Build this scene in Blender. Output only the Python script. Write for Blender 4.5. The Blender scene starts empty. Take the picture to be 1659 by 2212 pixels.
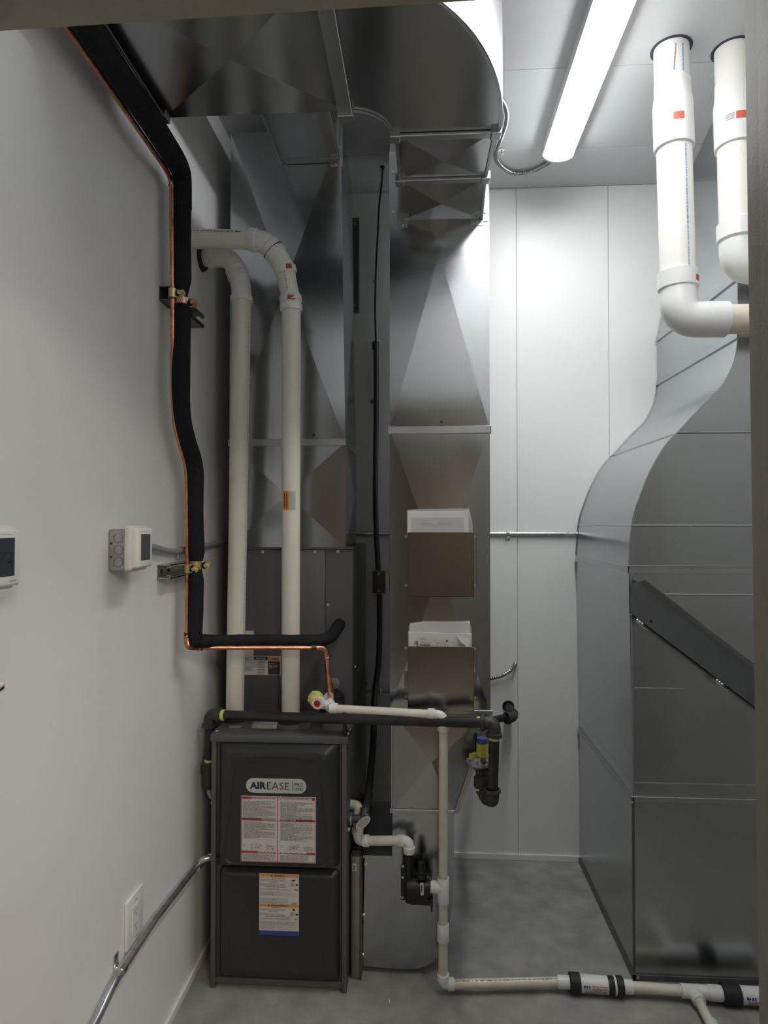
import bpy, bmesh, math, random
from mathutils import Vector, Matrix

S = bpy.context.scene
COL = S.collection
# ---------------------------------------------------------------- camera
cam = bpy.data.cameras.new('camera'); co = bpy.data.objects.new('camera', cam); COL.objects.link(co)
co.location = (0, 0, 1.54)
co.rotation_euler = (math.radians(90) + math.atan(24/1400), 0, math.atan(83/1400))
cam.sensor_fit = 'VERTICAL'; cam.sensor_height = 36; cam.lens = 36*1400/2212
cam.clip_start = .02
S.camera = co
# ---------------------------------------------------------------- world, exposure
w = bpy.data.worlds.new('world'); S.world = w; w.use_nodes = True
w.node_tree.nodes['Background'].inputs[0].default_value = (.8, .85, .9, 1)
w.node_tree.nodes['Background'].inputs[1].default_value = .05
S.view_settings.view_transform = 'Standard'; S.view_settings.look = 'None'
S.view_settings.gamma = 1; S.view_settings.use_curve_mapping = False
S.view_settings.exposure = 0.42
LAMP = 25.0            # strength of the ceiling light's diffuser
HALL = 50.0            # watts of the hallway ceiling light behind the camera
al = bpy.data.lights.new('hallway_light', 'AREA'); al.energy = HALL; al.size = .7; al.shape = 'RECTANGLE'; al.size_y = 1.3
al.color = (1, .9, .76)
ao = bpy.data.objects.new('hallway_light', al); COL.objects.link(ao); ao.location = (1.05, -1.35, 2.62)
ao['label'] = 'hallway ceiling light behind the doorway'; ao['category'] = 'light'

V = Vector
RND = random.Random(4)
WL = {}
# ---------------------------------------------------------------- materials
def mat(name, c, rough=.5, metal=0, bump=0, bscale=40, var=0, vscale=6, rvar=0, spec=None, emit=0, alpha=1, trans=0, stretch=None, coat=0):
    m = bpy.data.materials.new(name); m.use_nodes = True
    nt = m.node_tree; b = nt.nodes['Principled BSDF']
    b.inputs['Base Color'].default_value = (*c, 1); b.inputs['Roughness'].default_value = rough; b.inputs['Metallic'].default_value = metal
    if spec is not None: b.inputs['Specular IOR Level'].default_value = spec
    if coat: b.inputs['Coat Weight'].default_value = coat
    if emit:
        b.inputs['Emission Color'].default_value = (*c, 1); b.inputs['Emission Strength'].default_value = emit
    if trans: b.inputs['Transmission Weight'].default_value = trans
    if alpha < 1: b.inputs['Alpha'].default_value = alpha
    if bump or var or rvar:
        tc = nt.nodes.new('ShaderNodeTexCoord'); mp = nt.nodes.new('ShaderNodeMapping')
        nt.links.new(tc.outputs['Object'], mp.inputs['Vector'])
        if stretch: mp.inputs['Scale'].default_value = stretch
        def noise(sc, det=3):
            n = nt.nodes.new('ShaderNodeTexNoise'); n.inputs['Scale'].default_value = sc; n.inputs['Detail'].default_value = det
            nt.links.new(mp.outputs['Vector'], n.inputs['Vector']); return n
        if var:
            n = noise(vscale, 5); r = nt.nodes.new('ShaderNodeValToRGB')
            r.color_ramp.elements[0].position = .3; r.color_ramp.elements[1].position = .7
            r.color_ramp.elements[0].color = (*[max(0, x*(1-var)) for x in c], 1); r.color_ramp.elements[1].color = (*[min(1, x*(1+var)) for x in c], 1)
            nt.links.new(n.outputs['Fac'], r.inputs['Fac']); nt.links.new(r.outputs['Color'], b.inputs['Base Color'])
        if rvar:
            n = noise(vscale*1.7, 4); mr = nt.nodes.new('ShaderNodeMapRange')
            mr.inputs['From Min'].default_value = .3; mr.inputs['From Max'].default_value = .7
            mr.inputs['To Min'].default_value = max(.03, rough-rvar); mr.inputs['To Max'].default_value = rough+rvar
            nt.links.new(n.outputs['Fac'], mr.inputs['Value']); nt.links.new(mr.outputs['Result'], b.inputs['Roughness'])
        if bump:
            n = noise(bscale, 2); bp = nt.nodes.new('ShaderNodeBump'); bp.inputs['Strength'].default_value = bump; bp.inputs['Distance'].default_value = .004
            nt.links.new(n.outputs['Fac'], bp.inputs['Height']); nt.links.new(bp.outputs['Normal'], b.inputs['Normal'])
    return m

def galvanized(name, base, rough):
    m = bpy.data.materials.new(name); m.use_nodes = True; nt = m.node_tree; b = nt.nodes['Principled BSDF']
    b.inputs['Metallic'].default_value = 1
    L = nt.links.new
    tc = nt.nodes.new('ShaderNodeTexCoord')
    vo = nt.nodes.new('ShaderNodeTexVoronoi'); vo.inputs['Scale'].default_value = 90; L(tc.outputs['Object'], vo.inputs['Vector'])
    bw = nt.nodes.new('ShaderNodeRGBToBW'); L(vo.outputs['Color'], bw.inputs['Color'])
    n = nt.nodes.new('ShaderNodeTexNoise'); n.inputs['Scale'].default_value = 5; n.inputs['Detail'].default_value = 6; L(tc.outputs['Object'], n.inputs['Vector'])
    mx = nt.nodes.new('ShaderNodeMath'); mx.operation = 'MULTIPLY_ADD'; mx.inputs[1].default_value = .16; L(bw.outputs['Val'], mx.inputs[0]); L(n.outputs['Fac'], mx.inputs[2])
    r = nt.nodes.new('ShaderNodeValToRGB'); r.color_ramp.elements[0].position = .2; r.color_ramp.elements[1].position = 1
    r.color_ramp.elements[0].color = (*[x*.92 for x in base], 1); r.color_ramp.elements[1].color = (*[min(1, x*1.06) for x in base], 1)
    L(mx.outputs[0], r.inputs['Fac']); L(r.outputs['Color'], b.inputs['Base Color'])
    mr = nt.nodes.new('ShaderNodeMapRange'); mr.inputs['From Min'].default_value = .3; mr.inputs['From Max'].default_value = 1
    mr.inputs['To Min'].default_value = rough-.015; mr.inputs['To Max'].default_value = rough+.03; L(mx.outputs[0], mr.inputs['Value']); L(mr.outputs['Result'], b.inputs['Roughness'])
    n2 = nt.nodes.new('ShaderNodeTexNoise'); n2.inputs['Scale'].default_value = 3.2; n2.inputs['Detail'].default_value = 1; L(tc.outputs['Object'], n2.inputs['Vector'])
    bp = nt.nodes.new('ShaderNodeBump'); bp.inputs['Strength'].default_value = .12; bp.inputs['Distance'].default_value = .02
    L(n2.outputs['Fac'], bp.inputs['Height']); L(bp.outputs['Normal'], b.inputs['Normal'])
    return m

GALV = galvanized('galvanized_sheet', (.44, .46, .475), .18)
GALVD = galvanized('galvanized_trim', (.50, .515, .525), .34)
ZINC = mat('zinc_screw', (.75, .75, .73), .25, 1)
WALLP = mat('wall_panel_white', (.80, .81, .79), .42, bump=.05, bscale=60, var=.02, vscale=2)
WALLL = mat('wall_left_white', (.86, .855, .845), .45, bump=.05, bscale=60, var=.02, vscale=2)
FRONTW = mat('right_wall_taupe', (.50, .49, .48), .5)
CEILP = mat('ceiling_panel', (.64, .66, .665), .45, bump=.04, bscale=60, var=.02, vscale=2)
TRIMW = mat('trim_white', (.78, .78, .77), .4)
CONC = mat('concrete', (.30, .292, .265), .6, bump=.4, bscale=140, var=.2, vscale=11, rvar=.1)
OLIVE = mat('door_frame_paint', (.36, .335, .275), .55, bump=.08, bscale=300, var=.06, vscale=30)
HALLW = mat('hallway_wall', (.16, .125, .10), .7, var=.05)
HALLC = mat('hallway_ceiling', (.22, .19, .16), .7)
CAB = mat('charcoal_cabinet', (.095, .094, .093), .42, bump=.06, bscale=400, var=.05, vscale=20)
CABD = mat('charcoal_door', (.026, .027, .029), .40, bump=.06, bscale=500)
COILP = mat('coil_cabinet_paint', (.095, .095, .097), .45, bump=.05, bscale=400)
BLACK = mat('black_plastic', (.012, .012, .013), .35)
RUBBER = mat('black_rubber', (.018, .018, .02), .6)
FOAM = mat('foam_insulation', (.012, .012, .014), .8, spec=.25, bump=.35, bscale=120, var=.15, vscale=30)
IRON = mat('black_iron_pipe', (.022, .02, .021), .38, bump=.1, bscale=90, var=.3, vscale=30)
IRONF = mat('iron_fitting', (.045, .043, .043), .5, bump=.25, bscale=150, var=.2, vscale=40)
COPPER = mat('copper', (.72, .31, .17), .3, 1, var=.22, vscale=25, rvar=.1)
BRASS = mat('brass_zinc', (.66, .56, .30), .33, 1, var=.1, vscale=60)
PVC = mat('pvc_cream', (.76, .735, .63), .33, var=.03, vscale=12)
PVCB = mat('pvc_pipe_bright', (.82, .81, .74), .25, var=.02, vscale=10)
PVCW = mat('pvc_fitting_white', (.78, .78, .75), .3, var=.02, vscale=12)
PVCC = mat('pvc_drain_cream', (.72, .665, .53), .38, var=.08, vscale=30)
YELL = mat('yellow_tape', (.72, .72, .25), .5)
EMT = mat('galvanized_conduit', (.55, .57, .59), .35, .9, var=.12, vscale=40, rvar=.1)
FLEXD = mat('dark_flex_conduit', (.07, .075, .085), .4, .4)
ARMOR = mat('armored_cable', (.5, .5, .48), .32, 1)
GREYC = mat('grey_cable_jacket', (.32, .33, .33), .45)
CABLE = mat('black_cable', (.015, .015, .015), .5)
WPLAS = mat('white_plastic', (.80, .80, .775), .35)
WPLAS2 = mat('ivory_plastic', (.74, .70, .64), .4)
BOXM = mat('electrical_box_steel', (.42, .43, .43), .42, .9, var=.15, vscale=40)
SCREEN = mat('thermostat_screen', (.045, .052, .075), .25)
SCREEN2 = mat('dark_screen', (.08, .085, .095), .3)
PAPER = mat('white_paper', (.78, .77, .74), .7)
PAPER2 = mat('grey_paper', (.52, .50, .47), .7)
LABELW = mat('label_white', (.58, .56, .53), .5)
INK = mat('ink_black', (.03, .03, .035), .6)
INKG = mat('ink_grey', (.26, .255, .245), .6)
INKP = mat('ink_pale', (.36, .36, .36), .6)
INKR = mat('ink_red', (.42, .05, .06), .5)
INKO = mat('ink_orange', (.72, .26, .05), .5)
INKB = mat('ink_blue', (.03, .06, .28), .5)
INKLB = mat('ink_light_blue', (.28, .42, .70), .5)
NAVY = mat('navy_letter', (.012, .02, .075), .4)
BADGE = mat('silver_badge', (.62, .62, .60), .35, .5)
PLASTIC = mat('clear_film', (.9, .9, .9), .12, alpha=.22)
BLUEC = mat('blue_cap', (.06, .09, .30), .4)
YELB = mat('yellow_label', (.60, .55, .05), .45)
REDC = mat('red_plug', (.45, .02, .02), .4)
PURP = mat('purple_primer', (.11, .07, .30), .5)
GREYM = mat('grey_metal', (.16, .165, .17), .4, .8)
BRACE = mat('brace_steel', (.20, .21, .225), .42, .85, var=.08, vscale=10)
LAMPM = mat('lamp_diffuser', (.97, .985, 1.0), .4, emit=LAMP)
REGM = mat('regulator_casting', (.42, .42, .42), .45, .8, bump=.1, bscale=100)

# ---------------------------------------------------------------- builders
def new(name, bm, m, parent=None, label=None, smooth=True, org=None, **kw):
    bmesh.ops.remove_doubles(bm, verts=bm.verts, dist=1e-6)
    bmesh.ops.recalc_face_normals(bm, faces=bm.faces)
    if org is None:
        xs = [v.co for v in bm.verts]
        org = V([(min(p[i] for p in xs)+max(p[i] for p in xs))/2 for i in range(3)])
    org = V(org)
    for v in bm.verts: v.co -= org
    me = bpy.data.meshes.new(name); bm.to_mesh(me); bm.free()
    for mm in (m if isinstance(m, (list, tuple)) else [m]): me.materials.append(mm)
    if smooth:
        me.shade_smooth(); me.set_sharp_from_angle(angle=.6)
    o = bpy.data.objects.new(name, me); COL.objects.link(o)
    WL[o.name] = org
    if parent is not None:
        o.parent = parent; o.location = org - WL[parent.name]
    else: o.location = org
    if label: o['label'] = label
    for k, v in kw.items(): o[k] = v
    return o
def thing(name, label, cat, loc, group=None):
    o = bpy.data.objects.new(name, None); COL.objects.link(o); o.empty_display_size = .05
    o.location = V(loc); WL[o.name] = V(loc); o['label'] = label; o['category'] = cat
    if group: o['group'] = group
    return o
def stuff_kinds():                          # print too small to pick apart
    for o in bpy.data.objects:
        if o.name.split('.')[0] in ('fine_print', 'print_marking', 'blue_print_stripe', 'hazard_symbol', 'red_symbol', 'valve_drawing', 'ink_squiggle', 'bold_print', 'barcode'): o['kind'] = 'stuff'
def tag(o, label, cat, group=None):
    o['label'] = label; o['category'] = cat
    if group: o['group'] = group
    return o
def B(): return bmesh.new()
def box(bm, a, b, bev=0, seg=2):
    x0, x1 = sorted((a[0], b[0])); y0, y1 = sorted((a[1], b[1])); z0, z1 = sorted((a[2], b[2]))
    vs = [bm.verts.new((x, y, z)) for x in (x0, x1) for y in (y0, y1) for z in (z0, z1)]
    fs = [bm.faces.new([vs[i] for i in f]) for f in ((0, 1, 3, 2), (4, 6, 7, 5), (0, 4, 5, 1), (2, 3, 7, 6), (0, 2, 6, 4), (1, 5, 7, 3))]
    if bev:
        es = list({e for f in fs for e in f.edges})
        bmesh.ops.bevel(bm, geom=es, offset=bev, segments=seg, profile=.5, affect='EDGES')
    return bm
def prism(bm, pts, vec):
    a = [bm.verts.new(V(p)) for p in pts]; b = [bm.verts.new(V(p)+V(vec)) for p in pts]
    n = len(a); bm.faces.new(a); bm.faces.new(b[::-1])
    for i in range(n): bm.faces.new((a[i], a[(i+1) % n], b[(i+1) % n], b[i]))
    return bm
def rpath(pts, rad=.03, n=6):
    pts = [V(p) for p in pts]; out = [pts[0]]
    for i in range(1, len(pts)-1):
        p = pts[i]; a = pts[i-1]-p; b = pts[i+1]-p
        r = min(rad, a.length*.48, b.length*.48)
        s = p+a.normalized()*r; e = p+b.normalized()*r
        for k in range(n+1):
            t = k/n; out.append(s*(1-t)**2+p*2*t*(1-t)+e*t*t)
    out.append(pts[-1]); return out
def tube(bm, pts, r, seg=14, cap=True):
    pts = [V(p) for p in pts]; n = len(pts)
    rr = r if isinstance(r, (list, tuple)) else [r]*n
    T = []
    for i in range(n):
        t = pts[min(i+1, n-1)]-pts[max(i-1, 0)]
        T.append(t.normalized() if t.length > 1e-9 else (T[-1] if T else V((0, 0, 1))))
    u = T[0].orthogonal().normalized(); rings = []
    for i in range(n):
        u = (u-T[i]*u.dot(T[i])); u = u.normalized() if u.length > 1e-6 else T[i].orthogonal().normalized()
        v = T[i].cross(u)
        rings.append([bm.verts.new(pts[i]+(u*math.cos(2*math.pi*k/seg)+v*math.sin(2*math.pi*k/seg))*rr[i]) for k in range(seg)])
    for i in range(n-1):
        for k in range(seg):
            bm.faces.new((rings[i][k], rings[i][(k+1) % seg], rings[i+1][(k+1) % seg], rings[i+1][k]))
    if cap: bm.faces.new(rings[0][::-1]); bm.faces.new(rings[-1])
    return bm
def cyl(bm, p, q, r, r2=None, seg=16): return tube(bm, [p, q], [r, r if r2 is None else r2], seg)
def ball(bm, c, r, sc=(1, 1, 1), sub=2):
    g = bmesh.ops.create_icosphere(bm, subdivisions=sub, radius=1)
    for v in g['verts']: v.co = V((v.co.x*r*sc[0], v.co.y*r*sc[1], v.co.z*r*sc[2]))+V(c)
    return bm
def ring(bm, p, q, r, t, seg=18):          # a hollow sleeve from p to q
    tube(bm, [p, q], [r+t, r+t], seg, cap=True)
    return bm
def ribbed(pts, r, pitch, depth, seg=10, step=4):   # armoured flex conduit
    P = [V(p) for p in pts]; L = [0]
    for i in range(1, len(P)): L.append(L[-1]+(P[i]-P[i-1]).length)
    n = int(L[-1]/pitch*step); out = []; rr = []; j = 0
    for k in range(n+1):
        s = L[-1]*k/n
        while j < len(P)-2 and L[j+1] < s: j += 1
        t = (s-L[j])/max(1e-9, L[j+1]-L[j]); out.append(P[j].lerp(P[j+1], t)); rr.append(r - depth*(.5+.5*math.cos(2*math.pi*k/step)))
    return out, rr
def cb(bm, a, b, c, d, h):                 # a sheet with a cross break: four facets round a raised centre
    a, b, c, d = [V(p) for p in (a, b, c, d)]
    n = (b-a).cross(d-a).normalized(); m = (a+b+c+d)/4+n*h
    vs = [bm.verts.new(p) for p in (a, b, c, d, m)]
    for i in range(4): bm.faces.new((vs[i], vs[(i+1) % 4], vs[4]))
def quad(bm, *p): bm.faces.new([bm.verts.new(V(q)) for q in p])
def section(bm, x0, x1, y0, y1, z0, z1, h=.006, x0t=None, x1t=None):
    x0t = x0 if x0t is None else x0t; x1t = x1 if x1t is None else x1t
    cb(bm, (x0, y0, z0), (x1, y0, z0), (x1t, y0, z1), (x0t, y0, z1), h)
    cb(bm, (x1, y0, z0), (x1, y1, z0), (x1t, y1, z1), (x1t, y0, z1), h)
    cb(bm, (x0, y1, z0), (x0, y0, z0), (x0t, y0, z1), (x0t, y1, z1), h)
    quad(bm, (x1, y1, z0), (x0, y1, z0), (x0t, y1, z1), (x1t, y1, z1))
    quad(bm, (x0, y0, z0), (x0, y1, z0), (x1, y1, z0), (x1, y0, z0))
    quad(bm, (x0t, y0, z1), (x1t, y0, z1), (x1t, y1, z1), (x0t, y1, z1))
    return bm
def screw(p, parent, r=.0045, n=(0, -1, 0), name='screw', m=None):
    bm = B(); p = V(p); n = V(n)
    cyl(bm, p-n*.001, p+n*.002, r*1.25, r*1.2, 12); cyl(bm, p+n*.002, p+n*.005, r, r*.8, 6)
    return new(name, bm, m or ZINC, parent)
def text(s, parent, m, o, xd, yd, width=None, height=.01, bold=0, name='lettering', lift=.0009, align='L'):
    cu = bpy.data.curves.new('t', 'FONT'); cu.body = s; cu.size = 1; cu.offset = bold; cu.resolution_u = 2
    ob = bpy.data.objects.new('t', cu); COL.objects.link(ob)
    dg = bpy.context.evaluated_depsgraph_get(); dg.update()
    me = bpy.data.meshes.new_from_object(ob.evaluated_get(dg))
    bm = B(); bm.from_mesh(me)
    bpy.data.objects.remove(ob); bpy.data.curves.remove(cu); bpy.data.meshes.remove(me)
    xs = [v.co.x for v in bm.verts]; ys = [v.co.y for v in bm.verts]
    x0, x1, y0, y1 = min(xs), max(xs), min(ys), max(ys)
    sy = height/(y1-y0); sx = width/(x1-x0) if width else sy
    xd = V(xd).normalized(); yd = V(yd).normalized(); n = xd.cross(yd); o = V(o)
    off = {'L': 0, 'C': -.5, 'R': -1}[align]*(x1-x0)*sx
    for v in bm.verts: v.co = o+xd*((v.co.x-x0)*sx+off)+yd*((v.co.y-y0)*sy)+n*lift
    return new(name, bm, m, parent, smooth=False)
def dashes(bm, o, xd, yd, w, rows, pitch, th, fill=.9, word=.012, lift=.0008):
    """rows of tiny illegible print"""
    o = V(o); xd = V(xd).normalized(); yd = V(yd).normalized(); n = xd.cross(yd)*lift
    for k in range(rows):
        x = 0; end = w*(fill if RND.random() < .7 else fill*RND.uniform(.35, .9))
        while x < end:
            l = min(RND.uniform(.4, 1.3)*word, end-x)
            p = o+xd*x-yd*(k*pitch)+n
            quad(bm, p, p+xd*l, p+xd*l+yd*th, p+yd*th)
            x += l+word*.18
def patch(bm, o, xd, yd, w, h, lift=.0008):
    o = V(o); xd = V(xd).normalized(); yd = V(yd).normalized(); n = xd.cross(yd)*lift
    quad(bm, o+n, o+n+xd*w, o+n+xd*w+yd*h, o+n+yd*h)
def frame_axis(p, q):
    t = (V(q)-V(p)).normalized(); c = V((0, -1, 0)) if abs(t.y) < .9 else V((0, 0, 1))
    c = (c-t*c.dot(t)).normalized(); return t, c, t.cross(c)
def wrap(bm, p, q, r, a0, a1, s0, s1, n=6, lift=.0006):
    """a label lying round a pipe from p to q; angles from the side facing the door, s along it in metres"""
    t, c, sd = frame_axis(p, q); p = V(p); R = r+lift
    def P(a, s): return p+t*s+(c*math.cos(a)+sd*math.sin(a))*R
    for k in range(n):
        b0 = a0+(a1-a0)*k/n; b1 = a0+(a1-a0)*(k+1)/n
        quad(bm, P(b0, s0), P(b1, s0), P(b1, s1), P(b0, s1))
def pipeprint(bm, p, q, r, a, s0, s1, half=.05, l=(.004, .012), gap=.003, rnd=True):
    s = s0
    while s < s1:
        k = RND.uniform(*l)
        h = half*(RND.uniform(.6, 1) if rnd else 1)
        wrap(bm, p, q, r, a-h, a+h, s, min(s+k, s1), 2); s += k+gap*RND.uniform(.5, 2.2)
def fitting(name, pts, r, hub, parent, m, rad=.03, n=8, hl=.03, seg=18, label=None):
    """an elbow or coupling: swept body with a wider hub at each end"""
    P = rpath(pts, rad, n); bm = B()
    tube(bm, P, r, seg)
    for e, f in ((P[0], P[1]), (P[-1], P[-2])):
        d = (f-e).normalized(); q = e+d*min(hl, (f-e).length if len(P) == 2 else hl)
        tube(bm, [e, e+d*.0015, e+d*(hl-.002), e+d*hl], [hub-.001, hub, hub, r], seg)
    return new(name, bm, m, parent, label)

# ================================================================ the setting
DF, DC, DD, DB, DG, XL, XR, CZ = 2.14, 2.365, 2.24, 3.025, 2.26, -.78, .712, 3.10
XW = 1.46; YF = .755
def struct(name, bm, m, parent=None, **kw):
    o = new(name, bm, m, parent, **kw)
    if parent is None: o['kind'] = 'structure'
    return o
struct('floor', box(B(), (-1.6, -2.5, -.12), (XW+.1, DB+.12, 0)), CONC, smooth=False)
wb = struct('wall_back', box(B(), (XL-.1, DB+.007, 0), (XW+.1, DB+.12, CZ+.12)), TRIMW, smooth=False)
xs = [XL, -.403, .017, .437, .857, 1.277, XW]
for i in range(6):
    new('panel', box(B(), (xs[i]+.0012, DB, .0), (xs[i+1]-.0012, DB+.0075, CZ), .0008, 1), WALLP, wb, smooth=False)
struct('wall_left', box(B(), (XL-.1, YF-.1, 0), (XL, DB+.12, CZ+.12)), WALLL, smooth=False)
struct('wall_right', box(B(), (XW, YF-.1, 0), (XW+.1, DB+.12, CZ+.12)), FRONTW, smooth=False)
ce = struct('ceiling', box(B(), (XL-.1, YF-.1, CZ+.007), (XW+.1, DB+.12, CZ+.12)), TRIMW, smooth=False)
ys = [YF, 1.258, 1.743, 2.228, 2.713, DB]
for i in range(5):
    new('panel', box(B(), (XL, ys[i]+.0012, CZ), (XW, ys[i+1]-.0012, CZ+.0075), .0008, 1), CEILP, ce, smooth=False)
struct('baseboard_back', box(B(), (XL, DB-.009, 0), (XW, DB, .027), .002), TRIMW, smooth=False)
struct('baseboard_left', box(B(), (XL, YF, 0), (XL+.009, DB, .027), .002), TRIMW, smooth=False)
# wall with the doorway, seen only as the frame round the picture and in the sheet metal
bm = B(); box(bm, (XL-.1, .62, 0), (-.60, YF, CZ+.12)); box(bm, (.43, .62, 0), (XW+.1, YF, CZ+.12)); box(bm, (-.60, .62, 2.21), (.43, YF, CZ+.12))
struct('wall_front', bm, WALLL, smooth=False)
do = struct('added_door_1', box(B(), (.40, YF+.006, .012), (1.33, YF+.050, 2.14), .002), OLIVE, smooth=False, label='unseen added olive brown door leaf folded back against the front wall')  # unseen leaf, added to darken what the large duct's front reflects
bm = B()   # steel door frame: face flange, reveal, stop, each a little out of plumb as in the picture
def jamb(xa, xb, xo, y0, y1):
    prism(bm, [(xa, y0, 0), (xb, y0, 2.19), (xb+xo, y0, 2.19), (xa+xo, y0, 0)], (0, y1-y0, 0))
jamb(.3805, .3705, .07, .60, .760)
jamb(.3765, .3670, .03, .60, .7265)
jamb(-.585, -.585, .05, .60, .760)
prism(bm, [(-.56, .60, 2.146), (.43, .60, 2.1625), (.43, .60, 2.215), (-.56, .60, 2.215)], (0, .16, 0))
prism(bm, [(-.56, .60, 2.143), (.43, .60, 2.1590), (.43, .60, 2.215), (-.56, .60, 2.215)], (0, .127, 0))
bmesh.ops.bevel(bm, geom=bm.edges[:], offset=.0012, segments=2, profile=.5, affect='EDGES')
struct('trim_1', bm, OLIVE, label='olive brown painted steel door frame')
# hallway behind the camera
struct('wall_hallway_back', box(B(), (-1.6, -2.5, 0), (XW+.1, -2.4, 2.8)), HALLW, smooth=False)
struct('wall_hallway_left', box(B(), (-1.6, -2.4, 0), (-1.5, .62, 2.8)), HALLW, smooth=False)
struct('wall_hallway_right', box(B(), (XW, -2.4, 0), (XW+.1, .62, 2.8)), HALLW, smooth=False)
bm = B(); box(bm, (-1.6, -2.5, 2.7), (XW+.1, .62, 2.8))
struct('ceiling_hallway', bm, HALLC, smooth=False)
bm = B(); box(bm, (-1.6, .62, 0), (XL-.1, .7, 2.8)); struct('wall_hallway_front', bm, HALLW, smooth=False)

# ================================================================ ceiling light
LY0 = .86
t = thing('ceiling_light', 'long glowing white linear light fixture mounted on the ceiling', 'light', (.56, 1.77, CZ))
bm = B(); box(bm, (.502, LY0, 3.075), (.618, 2.685, CZ), .003); box(bm, (.4965, LY0+.003, 3.060), (.5015, 2.684, CZ), .001, 1); box(bm, (.6185, LY0+.003, 3.060), (.6235, 2.684, CZ), .001, 1); new('housing', bm, WPLAS, t)
def arc_pts(x0, x1, z0, z1, n=10):
    return [((x0+x1)/2-math.cos(math.pi*k/n)*(x1-x0)/2, z0-(z0-z1)*math.sin(math.pi*k/n)) for k in range(n+1)]
A = [(.5020, 3.072)]+arc_pts(.5020, .6180, 3.060, 3.031)+[(.6180, 3.072)]
bm = B(); prism(bm, [(x, LY0+.005, z) for x, z in A], (0, 2.68-LY0-.005, 0)); new('diffuser', bm, LAMPM, t)
for y in (LY0-.007, 2.680):
    A2 = arc_pts(.496, .624, 3.060, 3.027)
    new('end_cap', prism(B(), [(x, y, z) for x, z in A2] + [(.624, y, CZ), (.496, y, CZ)], (0, .012, 0)), WPLAS, t)
# armoured cable from the fixture across the ceiling
CAZ = 3.088
P = rpath([(0.5743, 2.7494, 3.0880), (0.5357, 2.8109, 3.0880), (0.4858, 2.8672, 3.0880), (0.4110, 2.8818, 3.0880), (0.3447, 2.8215, 3.0880), (0.3050, 2.7335, 3.0880), (0.3105, 2.6466, 3.0880), (0.3241, 2.5178, 3.0880), (0.3195, 2.4407, 3.0880), (0.3003, 2.3829, 3.0880), (0.2731, 2.3373, 3.0880), (0.2288, 2.3096, 3.0880)], .05, 5)
pp, rr = ribbed(P, .0105, .0075, .002)
t = thing('armored_cable', 'ribbed metal cable looping over the ceiling from the light fixture', 'cable', P[0])
new('conduit', tube(B(), pp, rr, 10), ARMOR, t)
p = V((0.3162, 2.6966, 3.0880)); bm = B(); box(bm, p+V((-.014, -.008, .0)), p+V((.026, .008, .012)), .002); cyl(bm, p+V((.018, 0, -.012)), p+V((.018, 0, .002)), .006)
new('strap', bm, ZINC, t)

# ================================================================ supply plenum (left duct)
PX0, PX1 = -0.7163, -0.2825
PX1T = -0.3010; PX0T = -0.7146
ZT, ZJ, ZC0 = 3.0, 1.8391, 1.4480
PB = 2.75
t = thing('supply_plenum', 'tall galvanized sheet metal duct rising from the furnace coil behind two plastic pipes', 'duct', ((PX0+PX1)/2, 2.6, ZC0))
new('section', section(B(), PX0, PX1, DC, PB, ZJ, ZT, .016, PX0T, PX1T), GALV, t, smooth=False)
new('section', section(B(), PX0, PX1+.002, DC, PB, ZC0+.002, ZJ, .013), GALV, t, smooth=False)
bm = B(); box(bm, (PX0-.004, DC-.004, ZJ-.014), (PX1+.004, DC, ZJ+.012), .001, 1); box(bm, (PX1+.0, DC-.004, ZJ-.014), (PX1+.005, PB, ZJ+.012), .001, 1)
new('slip_joint', bm, GALVD, t, smooth=False)
bm = B(); cyl(bm, V((-0.3993, 2.3650, 1.8643))+V((0, .002, 0)), V((-0.3993, 2.3650, 1.8643))+V((0, -.0085, 0)), .0042); new('test_hole', bm, BLACK, t)
# branch leaving the plenum towards the door, close under the ceiling
BX0, BX1, BZ = -0.5194, -0.3095, 2.8831
br = new('branch', section(B(), BX0, BX1, 1.35, DC+.0, BZ, 3.02, 0), GALV, t, smooth=False)
bm = B(); box(bm, (BX0-.004, DC-.024, BZ-.003), (BX1+.004, DC-.02, BZ+.14)); box(bm, (BX0-.003, DC-.003, BZ-.024), (BX1+.003, DC-.0, BZ), .0008, 1)
box(bm, (BX0-.016, DC-.003, BZ-.024), (BX0, DC, BZ+.14), .0008, 1); box(bm, (BX1, DC-.003, BZ-.024), (BX1+.016, DC, BZ+.14), .0008, 1)
new('collar_flange', bm, GALVD, t, smooth=False)
yb = 2.0464
bm = B(); box(bm, (BX0-.006, yb-.02, BZ-.010), (BX1+.006, yb+.012, BZ), .002); new('drive_cleat', bm, GALVD, br, smooth=False)
for x, y in ((BX0-.004, .02), (BX1+.004, .02)):
    bm = B(); box(bm, (x-.004, yb, BZ-.006), (x+.004, DC, BZ+.006), .001, 1); new('seam', bm, GALVD, br, smooth=False)
for p in ((-0.5072, 2.3650, 2.8741), (-0.3198, 2.3650, 2.8679)): screw((p[0], DC-.003, p[2]), t, .004)
screw((BX1+.009, DC-.003, BZ+.05), t, .004)

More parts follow.
